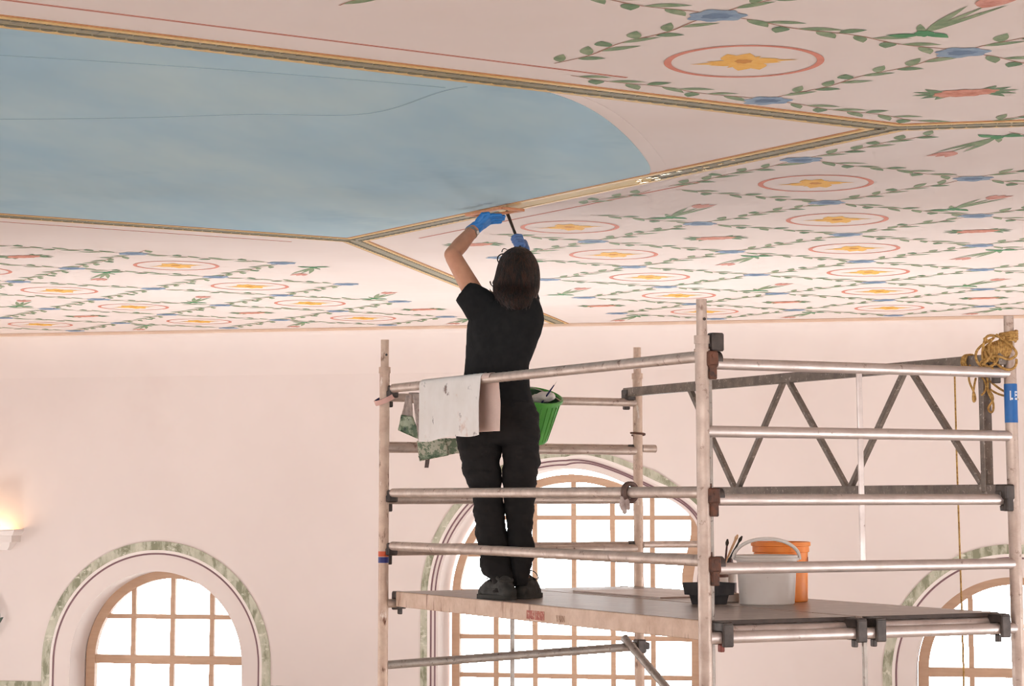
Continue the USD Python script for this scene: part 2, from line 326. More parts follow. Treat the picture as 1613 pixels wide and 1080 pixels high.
# ------------------------------------------------------------------ room shell
def arch(xc, r, spring, bottom=-2.2, n=96):
    a = np.linspace(0, np.pi, n); return Polygon(np.r_[np.c_[xc + r * np.cos(a), spring + r * np.sin(a)], [(xc - r, bottom), (xc + r, bottom)]])
def free_arch(right, xc, r, spring, bottom=-2.2, n=80):
    """left half round, right half along the measured flatter shoulder"""
    right = [tuple(q) for q in curve([(xc, spring + r)] + list(right[:-1]), 60)] + [right[-1]]
    a = np.linspace(np.pi / 2, np.pi, n)[1:]; return Polygon(np.r_[np.array(right)[::-1], np.c_[xc + r * np.cos(a), spring + r * np.sin(a)], [(xc - r, bottom)]])
WX = (1.398, 4.69, 7.99)
op1, op3 = arch(WX[0], 0.717, -1.285), arch(WX[2], 0.717, -1.285)
sh = lambda pts: [(pts[-1][0], -2.2)] + pts[::-1]
R_open = [(4.87, 0.209), (5.05, 0.155), (5.214, 0.085), (5.4, 0.025), (5.522, -0.03), (5.61, -0.10), (5.672, -0.17), (5.70, -0.28), (5.70, -0.77)]
R_in = [(4.874, 0.268), (5.021, 0.226), (5.2, 0.154), (5.369, 0.073), (5.53, 0.0), (5.64, -0.08), (5.705, -0.17), (5.73, -0.3), (5.73, -0.77)]
R_mid = [(4.874, 0.284), (5.021, 0.242), (5.2, 0.17), (5.369, 0.089), (5.54, 0.012), (5.65, -0.07), (5.72, -0.16), (5.745, -0.3), (5.745, -0.77)]
R_out = [(4.88, 0.355), (5.04, 0.325), (5.2, 0.265), (5.38, 0.20), (5.55, 0.09), (5.68, 0.0), (5.765, -0.12), (5.80, -0.3), (5.808, -0.77)]
op2 = free_arch(sh(R_open)[::-1], 4.69, 1.0, -0.77)
op2 = free_arch(R_open + [(5.70, -2.2)], 4.69, 1.0, -0.77)
wall_poly = sbox(XL, -ZC, XR, 1.34).difference(unary_union([op1, op2, op3]))
solo('wall_front', prism(wall_poly, 0.0, 0.45, onwall), 'plaster_wall', smooth=30, kind='structure')
solo('floor', obox(((XL + XR) / 2, YB / 2, -0.1), np.eye(3), ((XR - XL) / 2 + 0.4, -YB / 2 + 0.4, 0.1)), 'floor_oak', kind='structure')
solo('unseen_gallery_floor', obox(((XL + XR) / 2, -15.4, 3.9), np.eye(3), ((XR - XL) / 2, 3.2, 0.15)), 'floor_oak', kind='structure')  # out of view, keeps floor bounce off the near ceiling so it stays darker
solo('unseen_gallery_parapet', obox(((XL + XR) / 2, -12.25, 4.5), np.eye(3), ((XR - XL) / 2, 0.06, 0.5), 0.01), 'floor_oak', kind='structure')  # out of view, shades the near ceiling together with the slab
def plain_wall(name, a, b, wins, spring=-0.97):
    """a wall from a to b (x, y) with arched openings at the distances wins along it"""
    a, b = np.array(a), np.array(b); L = np.linalg.norm(b - a); t = (b - a) / L; nrm = np.array([t[1], -t[0]])
    po = sbox(0, -ZC, L, 1.34).difference(unary_union([arch(w, 1.02, spring, -4.25) for w in wins]))
    M = lambda v: np.c_[a[0] + t[0] * v[:, 0] + nrm[0] * v[:, 2], a[1] + t[1] * v[:, 0] + nrm[1] * v[:, 2], v[:, 1] + ZC]
    solo(name, prism(po, 0.0, 0.4, M), 'plaster_wall', smooth=30, kind='structure')
plain_wall('wall_left', (XL, YB), (XL, 0), [-YB - 14.5, -YB - 9.3, -YB - 4.1][::1])
plain_wall('wall_right', (XR, 0), (XR, YB), [4.1, 9.3, 14.5])
plain_wall('wall_back', (XR, YB), (XL, YB), [XR - 10.0, XR - 4.7, XR + 0.6], -0.05)  # out of view; openings raised to fit the unseen back lights

# cove between wall and ceiling, with a small lip below and a painted line above
prof = [(0.0, 0.968)] + [(-0.004 - 0.136 * (1 - math.cos(u)), 0.975 + 0.325 * math.sin(u)) for u in np.linspace(0.14, np.pi / 2, 14)] + [(-0.14, 1.33), (0.0, 1.33)]
pv = np.array(prof); n_ = len(pv)
cv = np.vstack([np.c_[np.full(n_, x), pv[:, 0], pv[:, 1] + ZC] for x in (XL, XR)]); jj = np.arange(n_ - 1)
solo('trim_1', (cv, np.vstack([np.stack([jj, jj + 1, jj + 1 + n_], 1), np.stack([jj, jj + 1 + n_, jj + n_], 1)])), 'plaster_wall', smooth=25, kind='structure')
solo('trim_2', obox(((XL + XR) / 2, -0.15, ZCEIL - 0.012), np.eye(3), ((XR - XL) / 2, 0.012, 0.012), 0.004), 'cornice_line', kind='structure')

# green marbled dado band between the windows, and the bands round the windows
def dado(x0, x1): return obox(((x0 + x1) / 2, 0.0, ZC - 1.49), np.eye(3), ((x1 - x0) / 2, 0.007, 0.055), 0.002)
ti = 3
for x0, x1 in ((XL, WX[0] - 0.955), (WX[0] + 0.955, 3.552), (5.81, WX[2] - 0.955), (WX[2] + 0.955, XR)):
    solo(f'trim_{ti}', dado(x0, x1), 'marble_green', kind='structure'); ti += 1
def surround(outer, inner, lines):
    global ti
    p = thing(f'trim_{ti}', kind='structure'); ti += 1
    part(p, 'marbled_band', prism(outer.difference(inner), -0.007, 0.0, onwall), 'marble_green')
    part(p, 'white_fillet', prism(inner.difference(inner.buffer(-0.022)), -0.005, 0.0, onwall), 'trim_white')
    for o, w in lines:
        part(p, 'painted_line', prism(o.difference(o.buffer(-w)), -0.003, 0.0, onwall), 'line_mauve')
cut = lambda g: g.intersection(sbox(-20, -2.2, 20, 2))
for k in (0, 2):
    surround(arch(WX[k], 0.953, -1.285), arch(WX[k], 0.885, -1.285), [(arch(WX[k], 0.862, -1.285), 0.013)])
OUT2, MID2, IN2 = free_arch(R_out + [(5.808, -2.2)], 4.69, 1.138, -0.77), free_arch(R_mid + [(5.745, -2.2)], 4.69, 1.062, -0.77), free_arch(R_in + [(5.73, -2.2)], 4.69, 1.03, -0.77)
BAND2 = free_arch([(x + 0.025, z + 0.035) for x, z in R_mid] + [(5.77, -2.2)], 4.69, 1.085, -0.77)
surround(OUT2, BAND2, [(MID2, 0.012), (IN2, 0.011)])

# windows: wooden frame, glazing bars, panes
def window(name, outer, inner, vs, hs, thick):
    p = thing(name, (outer.centroid.x, 0.33, ZC - 2.2), kind='structure')
    part(p, 'window_frame', prism(outer.difference(inner), 0.30, 0.40, onwall), 'window_wood', smooth=25)
    for x in vs:
        c = sbox(x - 0.018, -2.2, x + 0.018, 2).intersection(inner); part(p, 'glazing_bar', prism(c, 0.325, 0.365, onwall), 'window_wood')
    for z in hs:
        w = 0.033 if z in thick else 0.017
        c = sbox(-20, z - w, 20, z + w).intersection(inner); part(p, 'transom' if z in thick else 'glazing_bar', prism(c, 0.315 if z in thick else 0.327, 0.363, onwall), 'window_wood')
    xs = [-20] + list(vs) + [20]; zs = [3] + list(hs) + [-3]
    for i in range(len(xs) - 1):
        for j in range(len(zs) - 1):
            c = inner.intersection(sbox(xs[i] + 0.012, zs[j + 1] + 0.012, xs[i + 1] - 0.012, zs[j] - 0.012))
            if c.area > 1e-3: part(p, 'pane', prism(c, 0.343, 0.347, onwall), 'pane_glass', smooth=False)
for k in (0, 2):
    window(f'window_{1 if k == 0 else 3}', arch(WX[k] + 0.012, 0.72, -1.277), arch(WX[k] + 0.012, 0.645, -1.277), [WX[k] + 0.014 + d for d in (-0.333, 0, 0.333)], [-0.936, -1.275, -1.61, -1.94], [-1.275])
R_wo = [(4.86, 0.165), (5.04, 0.115), (5.2, 0.05), (5.4, 0.02), (5.56, -0.02), (5.66, -0.11), (5.69, -0.3), (5.69, -0.77)]
R_wi = [(4.85, 0.112), (5.02, 0.068), (5.16, 0.01), (5.298, -0.06), (5.45, -0.125), (5.585, -0.135), (5.595, -0.3), (5.595, -0.77)]
R_wi = [(4.85, 0.112), (5.02, 0.068), (5.19, 0.03), (5.38, 0.005), (5.52, -0.04), (5.585, -0.12), (5.595, -0.3), (5.595, -0.77)]
window('window_2', free_arch(R_wo + [(5.69, -2.2)], 4.685, 0.96, -0.775), free_arch(R_wi + [(5.595, -2.2)], 4.685, 0.9, -0.775), [4.07, 4.378, 4.685, 4.989, 5.298], [-0.147, -0.43, -0.716, -1.061, -1.353, -1.65, -1.94], [])

# ------------------------------------------------------------------ painted ceiling
ceil = thing('ceiling', (WX[1], -8.575, ZCEIL), kind='structure')
part(ceil, 'plaster_slab', obox(((XL + XR) / 2, YB / 2, ZCEIL + 0.12), np.eye(3), ((XR - XL) / 2 + 0.4, -YB / 2 + 0.4, 0.12)), 'plaster_ceiling', smooth=False)
C1, C2, C3, C4 = (7.575, 8.575), (4.70, 5.70), (1.825, 8.575), (4.70, 11.45)
sq = Polygon([C1, C2, C3, C4])
arc = [(6.30, 9.85), (6.47, 9.61), (6.555, 9.36), (6.60, 9.01), (6.61, 8.52), (6.595, 8.05), (6.55, 7.66), (6.50, 7.50)]
arcs = curve(arc, 40); keep = sq.difference(Polygon(list(map(tuple, arcs)) + [(8.2, 7.3), (8.2, 10.0)]))
part(ceil, 'blue_panel', prism(keep, 0.0, 0.0015, onceil), 'blue_paint', smooth=False)
def ribbon(pts, w): return LineString(curve(pts, 50)).buffer(w / 2, cap_style=2)
for pts, w in ((((3.6, 9.55), (4.529, 9.452), (5.154, 9.362), (5.5, 9.33), (5.768, 9.261), (6.0, 9.42), (6.273, 9.68)), 0.009), (((4.9, 10.55), (5.267, 10.339), (5.815, 9.978), (6.2, 9.68)), 0.006)):
    part(ceil, 'plaster_crack', prism(ribbon(pts, w), 0.0015, 0.0025, onceil), 'crack_paint', smooth=False)
part(ceil, 'panel_outline', prism(LineString(arcs + np.array([0.045, 0])).buffer(0.016).intersection(sq), 0.0, 0.001, onceil), 'plaster_ceiling', smooth=False)
ring_ln = LineString([C1, C2, C3, C4, C1, C2]); ribs = [LineString([C2, (4.68, 0.16)]), LineString([C1, (XR, 8.5)]), LineString([C3, (XL, 8.5)]), LineString([C4, (4.70, -YB)])]
lines_ = unary_union([ring_ln] + ribs)
flat = lambda w: unary_union([sq.exterior.buffer(w, join_style=2, mitre_limit=8)] + [r.buffer(w * (0.9), cap_style=2) for r in ribs])
s0, s1, s2 = flat(0.045), flat(0.068), flat(0.078)
part(ceil, 'brown_edging', prism(s2.difference(s1), 0.0, 0.003, onceil), 'brown_edge', smooth=False)
part(ceil, 'gold_border', prism(s1.difference(s0), 0.0, 0.005, onceil), 'gold_paint', smooth=False)
gap = Polygon([(5.74, 6.5), (5.6, 6.9), (6.42, 7.75), (6.62, 7.35)])
part(ceil, 'olive_band', prism(s0.difference(gap), 0.0, 0.003, onceil), 'olive_strip', smooth=False)
part(ceil, 'unfinished_band', prism(s0.intersection(gap), 0.0, 0.003, onceil), 'gold_plain', smooth=False, label='plain gold stretch of the ceiling border still without its pattern')
orn, shine = [], []
def scallops(a, b, side, step=0.052):
    a, b = np.array(a), np.array(b); L = np.linalg.norm(b - a); t = (b - a) / L; nn = np.array([-t[1], t[0]]) * side
    for k in range(int(L / step)):
        c = a + t * (k + 0.5) * step; q = c + nn * 0.026
        if gap.contains(shapely.Point(q)): continue
        u = np.linspace(0, np.pi, 7); r = 0.022 + 0.005 * rng.random()
        orn.append(Polygon([tuple(q + t * r * math.cos(x) + nn * r * 0.75 * math.sin(x)) for x in u]))
for a, b in ((C1, C2), (C2, C3), (C4, C1)):
    scallops(a, b, 1); scallops(a, b, -1)
scallops(C2, (4.69, 0.2), 1); scallops(C2, (4.69, 0.2), -1); scallops(C1, (9.5, 8.53), 1); scallops(C1, (9.5, 8.53), -1)
part(ceil, 'scallop_ornament', prism(MultiPolygon(orn), 0.003, 0.0055, onceil), 'olive_dark', smooth=False, kind='stuff')
for k in range(16):
    s = 6.45 + 0.5 * rng.random(); o = rng.choice((-0.03, -0.005, 0.03)); shine.append(sbox(-0.02, -0.006, 0.02, 0.006))
    g = shapely.affinity.translate(shapely.affinity.rotate(sbox(-0.016 * rng.uniform(0.5, 1.4), -0.006, 0.016, 0.006), 45), s + o * 0.7, s + 1.0 - o * 0.7); shine[-1] = g
part(ceil, 'fresh_gold_leaf', prism(unary_union(shine), 0.0, 0.006, onceil), 'gold_leaf', smooth=False, kind='stuff')
off = 0.235
fine = [LineString([(4.70 + off * 1.414 + 0.02, 5.70), (6.75, 5.70 + 2.05 - off * 1.414 - 0.02)]), LineString([(4.70 - off * 1.414, 5.70), (1.4, 9.0 - off * 1.414)]), LineString([(6.80, 16.15 + 0.36 - 6.80), (4.70, 11.45 + 0.36)])]
for l in fine: part(ceil, 'painted_line', prism(l.buffer(0.007, cap_style=2), 0.0, 0.001, onceil), 'red_line', smooth=False)

def flatpoly(polys, depth, merge=True):
    """painted shapes (lists of outline points in ceiling plan) as fans facing down"""
    if merge and len(polys) > 1:
        g = unary_union([Polygon(q).buffer(0) for q in polys]); g = g.geoms if hasattr(g, 'geoms') else [g]; ms = []
        for q in g:
            v, f = trimesh.creation.triangulate_polygon(q, engine='earcut'); ms.append((onceil(np.c_[v, np.full(len(v), depth)]), np.asarray(f)))
        return join(ms)
    vs, fs, n = [], [], 0
    for q in polys:
        q = np.asarray(q, float); k = len(q); c = q.mean(0); vs.append(np.vstack([q, c])); j = np.arange(k); fs.append(np.stack([n + j, n + (j + 1) % k, np.full(k, n + k)], 1)); n += k + 1
    v = np.vstack(vs); return onceil(np.c_[v, np.full(len(v), depth)]), np.vstack(fs)
def leaf(p, ang, ln, w, n=5, bend=0.15):
    u = np.linspace(0, 1, n + 2); prof_ = np.sin(np.pi * u ** 0.85) * w / 2; mid = bend * w * np.sin(np.pi * u)
    pts = np.r_[np.c_[u * ln, prof_ + mid], np.c_[u * ln, -prof_ + mid][::-1][1:-1]]
    c, s = math.cos(ang), math.sin(ang); return pts @ np.array([[c, s], [-s, c]]) + p
def allowed(p, marg=0.0):
    a, b = p; lo, hi = a - b, a + b
    if b < 0.25 or b > 13: return False
    if -7.05 < lo < -1.0 + (0.26 if a > 6.1 else 0.62) and 10.1 < hi < 16.15 + 0.21: return False
    if a < 4.69 and b < 8 and hi > 9.02: return False
    if b < 5.9 and abs(a - 4.69) < 0.13: return False
    if b > 9.0 and a < 6.62 and not (6.2 < a and b > 10.75): return False
    if a > 7.5 and abs(b - 8.5) < 0.1: return False
    return a < 9.2 and a > -0.6
BL = [0.32, 0.96, 1.60, 2.24, 2.85, 3.47, 4.08, 4.73, 5.37, 5.98, 6.61, 7.22, 7.89, 8.53, 9.21, 9.88, 10.54, 11.2, 11.85]
AR = [5.26, 5.89, 6.53, 7.19, 7.84, 8.48, 9.12]; AL = [3.99, 3.36, 2.72, 2.08, 1.45, 0.8, 0.16, -0.48]
def garland(p, q):
    p, q = np.array(p), np.array(q); L = np.linalg.norm(q - p); t = (q - p) / L; nn = np.array([-t[1], t[0]]); A = math.atan2(t[1], t[0]); g, dk, st = [], [], []
    k, s = 0, 0.10
    if any(not allowed(p + t * x * L, -0.02) for x in (0.3, 0.5, 0.7)) and not any(allowed(p + t * x * L, -0.02) for x in (0.15, 0.3, 0.5, 0.7, 0.85)): return
    inside = [x for x in np.linspace(0.07, L - 0.07, 24) if allowed(p + t * x, -0.05)]
    if len(inside) < 4: return
    w = lambda x: p + t * x + nn * 0.012 * math.sin(x * 16)
    st.append(np.vstack([[w(x) + nn * 0.003 for x in inside], [w(x) - nn * 0.003 for x in inside[::-1]]]))
    while s < L - 0.13:
        c = w(s); side = 1 if k % 2 else -1
        if allowed(c):
            if k % 3 == 2: dk.append(leaf(c + nn * side * 0.004, A + side * rng.uniform(0.7, 1.1), 0.085, 0.052))
            else: g.append(leaf(c + nn * side * 0.003, A + side * rng.uniform(0.3, 0.62), rng.uniform(0.105, 0.14), rng.uniform(0.034, 0.046)))
        k += 1; s += 0.068 if k % 3 else 0.062
    if not g and not dk: return
    m = flatpoly(g if g else dk, 0.0012, False)
    pth = part(ceil, 'leaf_garland', m, 'leaf_green', smooth=False)
    if dk and g: part(pth, 'dark_leaves', flatpoly(dk, 0.0014, False), 'leaf_dark', smooth=False)
    # the stem as a thin strip of quads
    x = np.array(inside); a_, b_ = np.array([w(i) + nn * 0.0035 for i in x]), np.array([w(i) - nn * 0.0035 for i in x]); n = len(x); v = np.vstack([a_, b_]); j = np.arange(n - 1)
    part(pth, 'stem', (onceil(np.c_[v, np.full(2 * n, 0.0009)]), np.vstack([np.stack([j, j + 1, n + j + 1], 1), np.stack([j, n + j + 1, n + j], 1)])), 'stem_brown', smooth=False)
def blot(c, ra, rb, n=40, lobes=7, amp=0.10, ph=0.0):
    u = np.arange(n) * 2 * np.pi / n; r = 1 + amp * np.sin(lobes * u + ph) + 0.06 * np.sin(3 * u + 1 + ph); return np.c_[c[0] + ra * r * np.cos(u), c[1] + rb * r * np.sin(u)]
def blue_flower(c):
    ph = rng.random() * 6
    p = part(ceil, 'blue_flower', flatpoly([blot(c, 0.078, 0.072, ph=ph)], 0.0018), 'flower_blue', smooth=False); part(p, 'flower_centre', flatpoly([blot(c, 0.042, 0.034, amp=0.1, ph=ph)], 0.0022), 'flower_blue_dark', smooth=False)
def rosette(c):
    u = np.arange(64) * 2 * np.pi / 64; o = np.c_[c[0] + 0.243 * np.cos(u), c[1] + 0.252 * np.sin(u)]; i = np.c_[c[0] + 0.221 * np.cos(u), c[1] + 0.231 * np.sin(u)]
    v = np.vstack([o, i]); j = np.arange(64); k = (j + 1) % 64
    part(ceil, 'red_ring', (onceil(np.c_[v, np.full(128, 0.0012)]), np.vstack([np.stack([j, k, 64 + k], 1), np.stack([j, 64 + k, 64 + j], 1)])), 'ring_red', smooth=False)
    c = np.array(c); g = []
    for sx in (0, np.pi):
        g += [leaf(c, sx, 0.165, 0.034), leaf(c, sx + 0.25, 0.115, 0.06), leaf(c, sx - 0.25, 0.115, 0.06), leaf(c, sx + 0.9, 0.10, 0.03), leaf(c, sx - 0.9, 0.10, 0.03)]
    for sy in (np.pi / 2, -np.pi / 2): g += [leaf(c, sy + 0.25, 0.135, 0.075), leaf(c, sy - 0.25, 0.135, 0.075)]
    p = part(ceil, 'yellow_flower', flatpoly(g, 0.0012), 'flower_yellow', smooth=False); part(p, 'flower_centre', flatpoly([blot(c + np.array([0, 0.012]), 0.026, 0.03)], 0.0018), 'flower_yellow_dark', smooth=False)
def carnation(c, f=1):
    c = np.array(c); g = []
    for sx in (0, np.pi):
        e = c + np.array([math.cos(sx) * 0.06, 0]); g += [leaf(e, sx + d, 0.115, 0.036) for d in (-0.95, -0.4, 0.15, 0.7, 1.2)]
    p = part(ceil, 'carnation', flatpoly([blot(c, 0.088, 0.062, lobes=9, amp=0.08), blot(c + np.array([0.06, 0.02]), 0.045, 0.042, lobes=6, amp=0.12), blot(c + np.array([-0.06, -0.02]), 0.045, 0.042, lobes=6, amp=0.12)], 0.002), 'carnation_red', smooth=False)
    part(p, 'leaves', flatpoly(g, 0.0014), 'leaf_dark', smooth=False)
def tulip(c, kind, mirror=1):
    """kind 0: foot at small b, bud at large b; kind 1: the other way round"""
    c = np.array(c); s = 1 if kind == 0 else -1; m = s * mirror
    q = lambda x, y: c + np.array([x * m, y * s])
    dirn = math.atan2(0.39 * s, 0.216 * m); foot, bud = q(-0.10, -0.19), q(0.065, 0.108)
    gl = [leaf(foot, dirn, 0.37, 0.022), leaf(foot, dirn + 0.14, 0.36, 0.028), leaf(foot, dirn - 0.13, 0.40, 0.026), leaf(foot, dirn + 0.55, 0.13, 0.026)]
    gd = [leaf(foot - 0.02 * np.array([math.cos(dirn), math.sin(dirn)]), dirn + 1.9 * 1, 0.10, 0.05), leaf(foot, dirn - 1.9, 0.10, 0.05), blot(foot, 0.026, 0.04, amp=0.1)]
    p = part(ceil, 'tulip', flatpoly([leaf(bud, dirn + d, 0.15, 0.05) for d in (-0.28, 0.0, 0.28)], 0.0018), 'tulip_pink', smooth=False)
    part(p, 'stalks', flatpoly(gl, 0.0014), 'leaf_green', smooth=False); part(p, 'foot_leaves', flatpoly(gd, 0.002), 'leaf_emerald', smooth=False)
for cols, right in ((AR, True), (AL, False)):
    for ci, a in enumerate(cols):
        for bi, b in enumerate(BL):
            node = (bi % 2 == 0) == (ci % 2 == 1)                      # flower columns (even ci) have nodes where the ring columns have rings
            if node:
                if allowed((a, b)) and not (b > 9 and a < 7) and not (a < 7 and -0.85 < a - b < -0.55 and a > 4.7): blue_flower((a, b))
                for dc in (1,):
                    for db in (-1, 1):
                        if ci + dc < len(cols) and 0 <= bi + db < len(BL): garland((a, b), (cols[ci + dc], BL[bi + db]))
            elif ci % 2 == 1:
                if allowed((a, b), 0.0) and (bi != 13): rosette((a, b))
            else:
                if not allowed((a, b), -0.05) or (b > 9 and a < 7): continue
                ph = (bi // 2) % 3                                      # bi = 2 carnation, 4 and 6 tulips, 8 carnation ...
                if ph == 1: carnation((a, b))
                elif ph == 2: tulip((a, b - 0.2 + 0.03), 0)
                else: tulip((a, b + 0.2), 1)

# ------------------------------------------------------------------ wall lamp and wrought-iron scroll at the left
lp = thing('wall_lamp', (-0.15, 0, ZC - 0.4), 'white stepped plaster wall lamp glowing upwards at the left edge', 'wall lamp')
steps = [(0.30, 0.06, -0.405), (0.33, 0.09, -0.375), (0.355, 0.13, -0.335), (0.36, 0.14, -0.30), (0.395, 0.17, -0.285), (0.41, 0.185, -0.255), (0.41, 0.185, -0.24)]
vs, fs = [], []
for w, d, z in steps: vs += [(-0.15 - w, 0.0, ZC + z), (-0.15 - w, -d, ZC + z), (-0.15 + w, -d, ZC + z), (-0.15 + w, 0.0, ZC + z)]
for i in range(len(steps) - 1):
    for a, b in ((0, 1), (1, 2), (2, 3)): fs += [(4 * i + a, 4 * i + b, 4 * i + 4 + b), (4 * i + a, 4 * i + 4 + b, 4 * i + 4 + a)]
e = 4 * (len(steps) - 1); vs += [(x * 0.94 - 0.009, y * 0.9, z) for x, y, z in vs[e:e + 4]]; g = len(vs) - 4
for a, b in ((0, 1), (1, 2), (2, 3)): fs += [(e + a, e + b, g + b), (e + a, g + b, g + a)]
vs += [(x, y, ZC - 0.34) for x, y, z in vs[g:g + 4]]; h = len(vs) - 4
for a, b in ((0, 1), (1, 2), (2, 3)): fs += [(g + a, g + b, h + b), (g + a, h + b, h + a)]
fs += [(h, h + 1, h + 2), (h, h + 2, h + 3), (0, 2, 1), (0, 3, 2)]
part(lp, 'trough', (np.array(vs), np.array(fs)), 'sconce_white', smooth=20)
part(lp, 'lamp_tube', pipe((-0.45, -0.09, ZC - 0.29), (0.15, -0.09, ZC - 0.29), 0.014, 12), 'lamp_glow')
sc = thing('iron_scroll', (-0.12, 0, ZC - 1.1), 'dark green wrought-iron wall scroll with leaves at the left edge', 'wall ornament')
th = np.linspace(-1.9, 2.4, 40)
part(sc, 'scroll_bar', tube(np.c_[-0.065 + 0.155 * np.cos(th), np.full(40, -0.05), ZC - 0.93 + 0.155 * np.sin(th)], 0.010, 10), 'iron_green')
part(sc, 'scroll_bar', tube(curve([(-0.12, -0.05, ZC - 1.08), (-0.25, -0.05, ZC - 1.2), (-0.2, -0.04, ZC - 1.45), (-0.12, -0.0, ZC - 1.6)], 20), 0.010, 10), 'iron_green')
for x, z, a in ((0.075, -1.0, 0.9), (0.05, -1.05, 2.2)):
    l = leaf(np.array([x, z]), a, 0.085, 0.035, bend=0.3); part(sc, 'iron_leaf', prism(Polygon(l), -0.054, -0.046, onwall), 'iron_green')

# ------------------------------------------------------------------ scaffold
SHELL[0] = False; ZF = -ZC * K
PN, PL, PR, PB = (np.array(p) for p in ((0.7018, 8.0825), (-0.6280, 10.7833), (1.9824, 8.7131), (0.6526, 11.4138)))
vv = (PR - PN) / np.linalg.norm(PR - PN); uu = (PL - PN) / np.linalg.norm(PL - PN)
S = lambda p, z: W(p[0], p[1], z)
A3 = [rz(np.array([*vv, 0])), rz(np.array([*uu, 0])), np.array([0, 0, 1.0])]          # across, along, up
ZR = (0.4947, 0.2447, -0.0053, -0.2553, -0.5053); ZD = -0.446; RP, RR = 0.0248, 0.0212
def claw(p, at, d, knob=True, rust=False):
    """hook clamp over a rung at a rail's end; d points away from the rail"""
    m = 'clamp_rust' if rust else 'clamp_grey'
    c = part(p, 'clamp', [obox(at + d * 0.01 + A3[2] * 0.0, A3, (0.024, 0.034, 0.030), 0.006), obox(at + d * 0.03 - A3[2] * 0.045, A3, (0.016, 0.014, 0.03), 0.004), obox(at - A3[2] * 0.012, A3, (0.03, 0.018, 0.017), 0.004)], m)
    if rust:
        o_ = at + A3[0] * 0.038; part(c, 'coupler_ring', ring_tube(o_ - A3[0] * 0.011, o_ + A3[0] * 0.011, 0.031, RR + 0.001, 20), 'clamp_grey'); part(c, 'bolt', [pipe(at - A3[1] * 0.03 + A3[2] * 0.012, at - A3[1] * 0.046 + A3[2] * 0.012, 0.009, 6), pipe(at + A3[2] * 0.028, at + A3[2] * 0.046, 0.010, 8)], 'clamp_rust', smooth=False)
    if knob: part(c, 'clamp_knob', lathe([(0, 0), (0.014, 0.002), (0.016, 0.02), (0.009, 0.026), (0, 0.027)], at - A3[2] * 0.075, n=10), 'knob_red' if rust else 'clamp_grey', smooth=False)
def end_frame(base, far, a, b, zt, m_post, m_rung, label, top_a, top_b, strut, low):
    p = thing('ladder_frame', S(base, ZF), label, 'ladder frame')
    for q, top, k in ((a, top_a, 0), (b, top_b, 1)):
        u_ = part(p, 'upright', pipe(S(q, ZF + 0.02), S(q, top - 0.15), RP, 24), m_post[k])
        part(u_, 'spigot', pipe(S(q, top - 0.155), S(q, top), RP - 0.005, 24), m_post[k])
        part(u_, 'collar', ring_tube(S(q, top - 0.165), S(q, top - 0.135), RP + 0.004, RP - 0.006, 24), m_post[k])
        part(u_, 'locking_hole', pipe(S(q, top - 0.075) - A3[1] * (RP - 0.003), S(q, top - 0.075) - A3[1] * (RP - 0.009), 0.006, 12), 'clamp_grey')
        part(u_, 'foot_plate', obox(S(q, ZF + 0.012), A3, (0.075, 0.075, 0.012), 0.003), 'clamp_grey')
    for z in ZR + tuple(low): part(p, 'rung', pipe(S(a + vv * 0.015, z), S(b - vv * 0.015, z), RR, 20), m_rung)
    mid = a + vv * strut
    part(p, 'strut', bar(S(mid, ZR[3] + 0.02), S(mid, ZR[0] - 0.02), 0.022, 0.012, hint=A3[1]), m_rung); part(p, 'strut', bar(S(mid, -2.4), S(mid, ZR[4] - 0.02), 0.018, 0.014, hint=A3[1]), 'alu_mid')
    return p
W0 = np.linalg.norm(PR - PN)
fr_near = end_frame((PN + PR) / 2, 0, PN, PR, 0, ('alu', 'alu'), 'alu_bright', 'near ladder frame of the scaffold with five shiny rungs, right of the standing person', 0.733, 0.722, 0.70, (-1.0, -1.5, -2.0))
fr_far = end_frame((PL + PB) / 2, 0, PL, PB, 0, ('alu_dirty', 'alu_dirty'), 'alu', 'far ladder frame of the scaffold with paint-smeared uprights, left end of the deck', 0.778, 0.782, 0.70, (-1.05, -1.6, -2.1))
part(fr_near, 'sleeve', ring_tube(S(PN, 0.42), S(PN, 0.545), RP + 0.0015, RP - 0.002, 24), 'alu'); part(fr_near, 'sleeve_ring', ring_tube(S(PN, 0.538), S(PN, 0.548), RP + 0.005, RP - 0.002, 24), 'alu')
part(fr_near, 'side_tube', pipe(S(PN + vv * 0.078 + uu * 0.09, -2.4), S(PN + vv * 0.078 + uu * 0.09, 0.47), 0.016, 14), 'alu_mid')
part(fr_far, 'side_tube', pipe(S(PL + vv * 0.026 + uu * 0.05, -2.4), S(PL + vv * 0.026 + uu * 0.05, 0.50), 0.012, 14), 'alu_dirty')
part(fr_far, 'wire_tie', tube(S(PB, 0)[None] + np.c_[0.036 * np.cos(np.linspace(0, 9, 30)), 0.036 * np.sin(np.linspace(0, 9, 30)), 0.332 + 0.006 * np.sin(np.linspace(0, 5, 30))], 0.005, 8), 'clamp_rust')

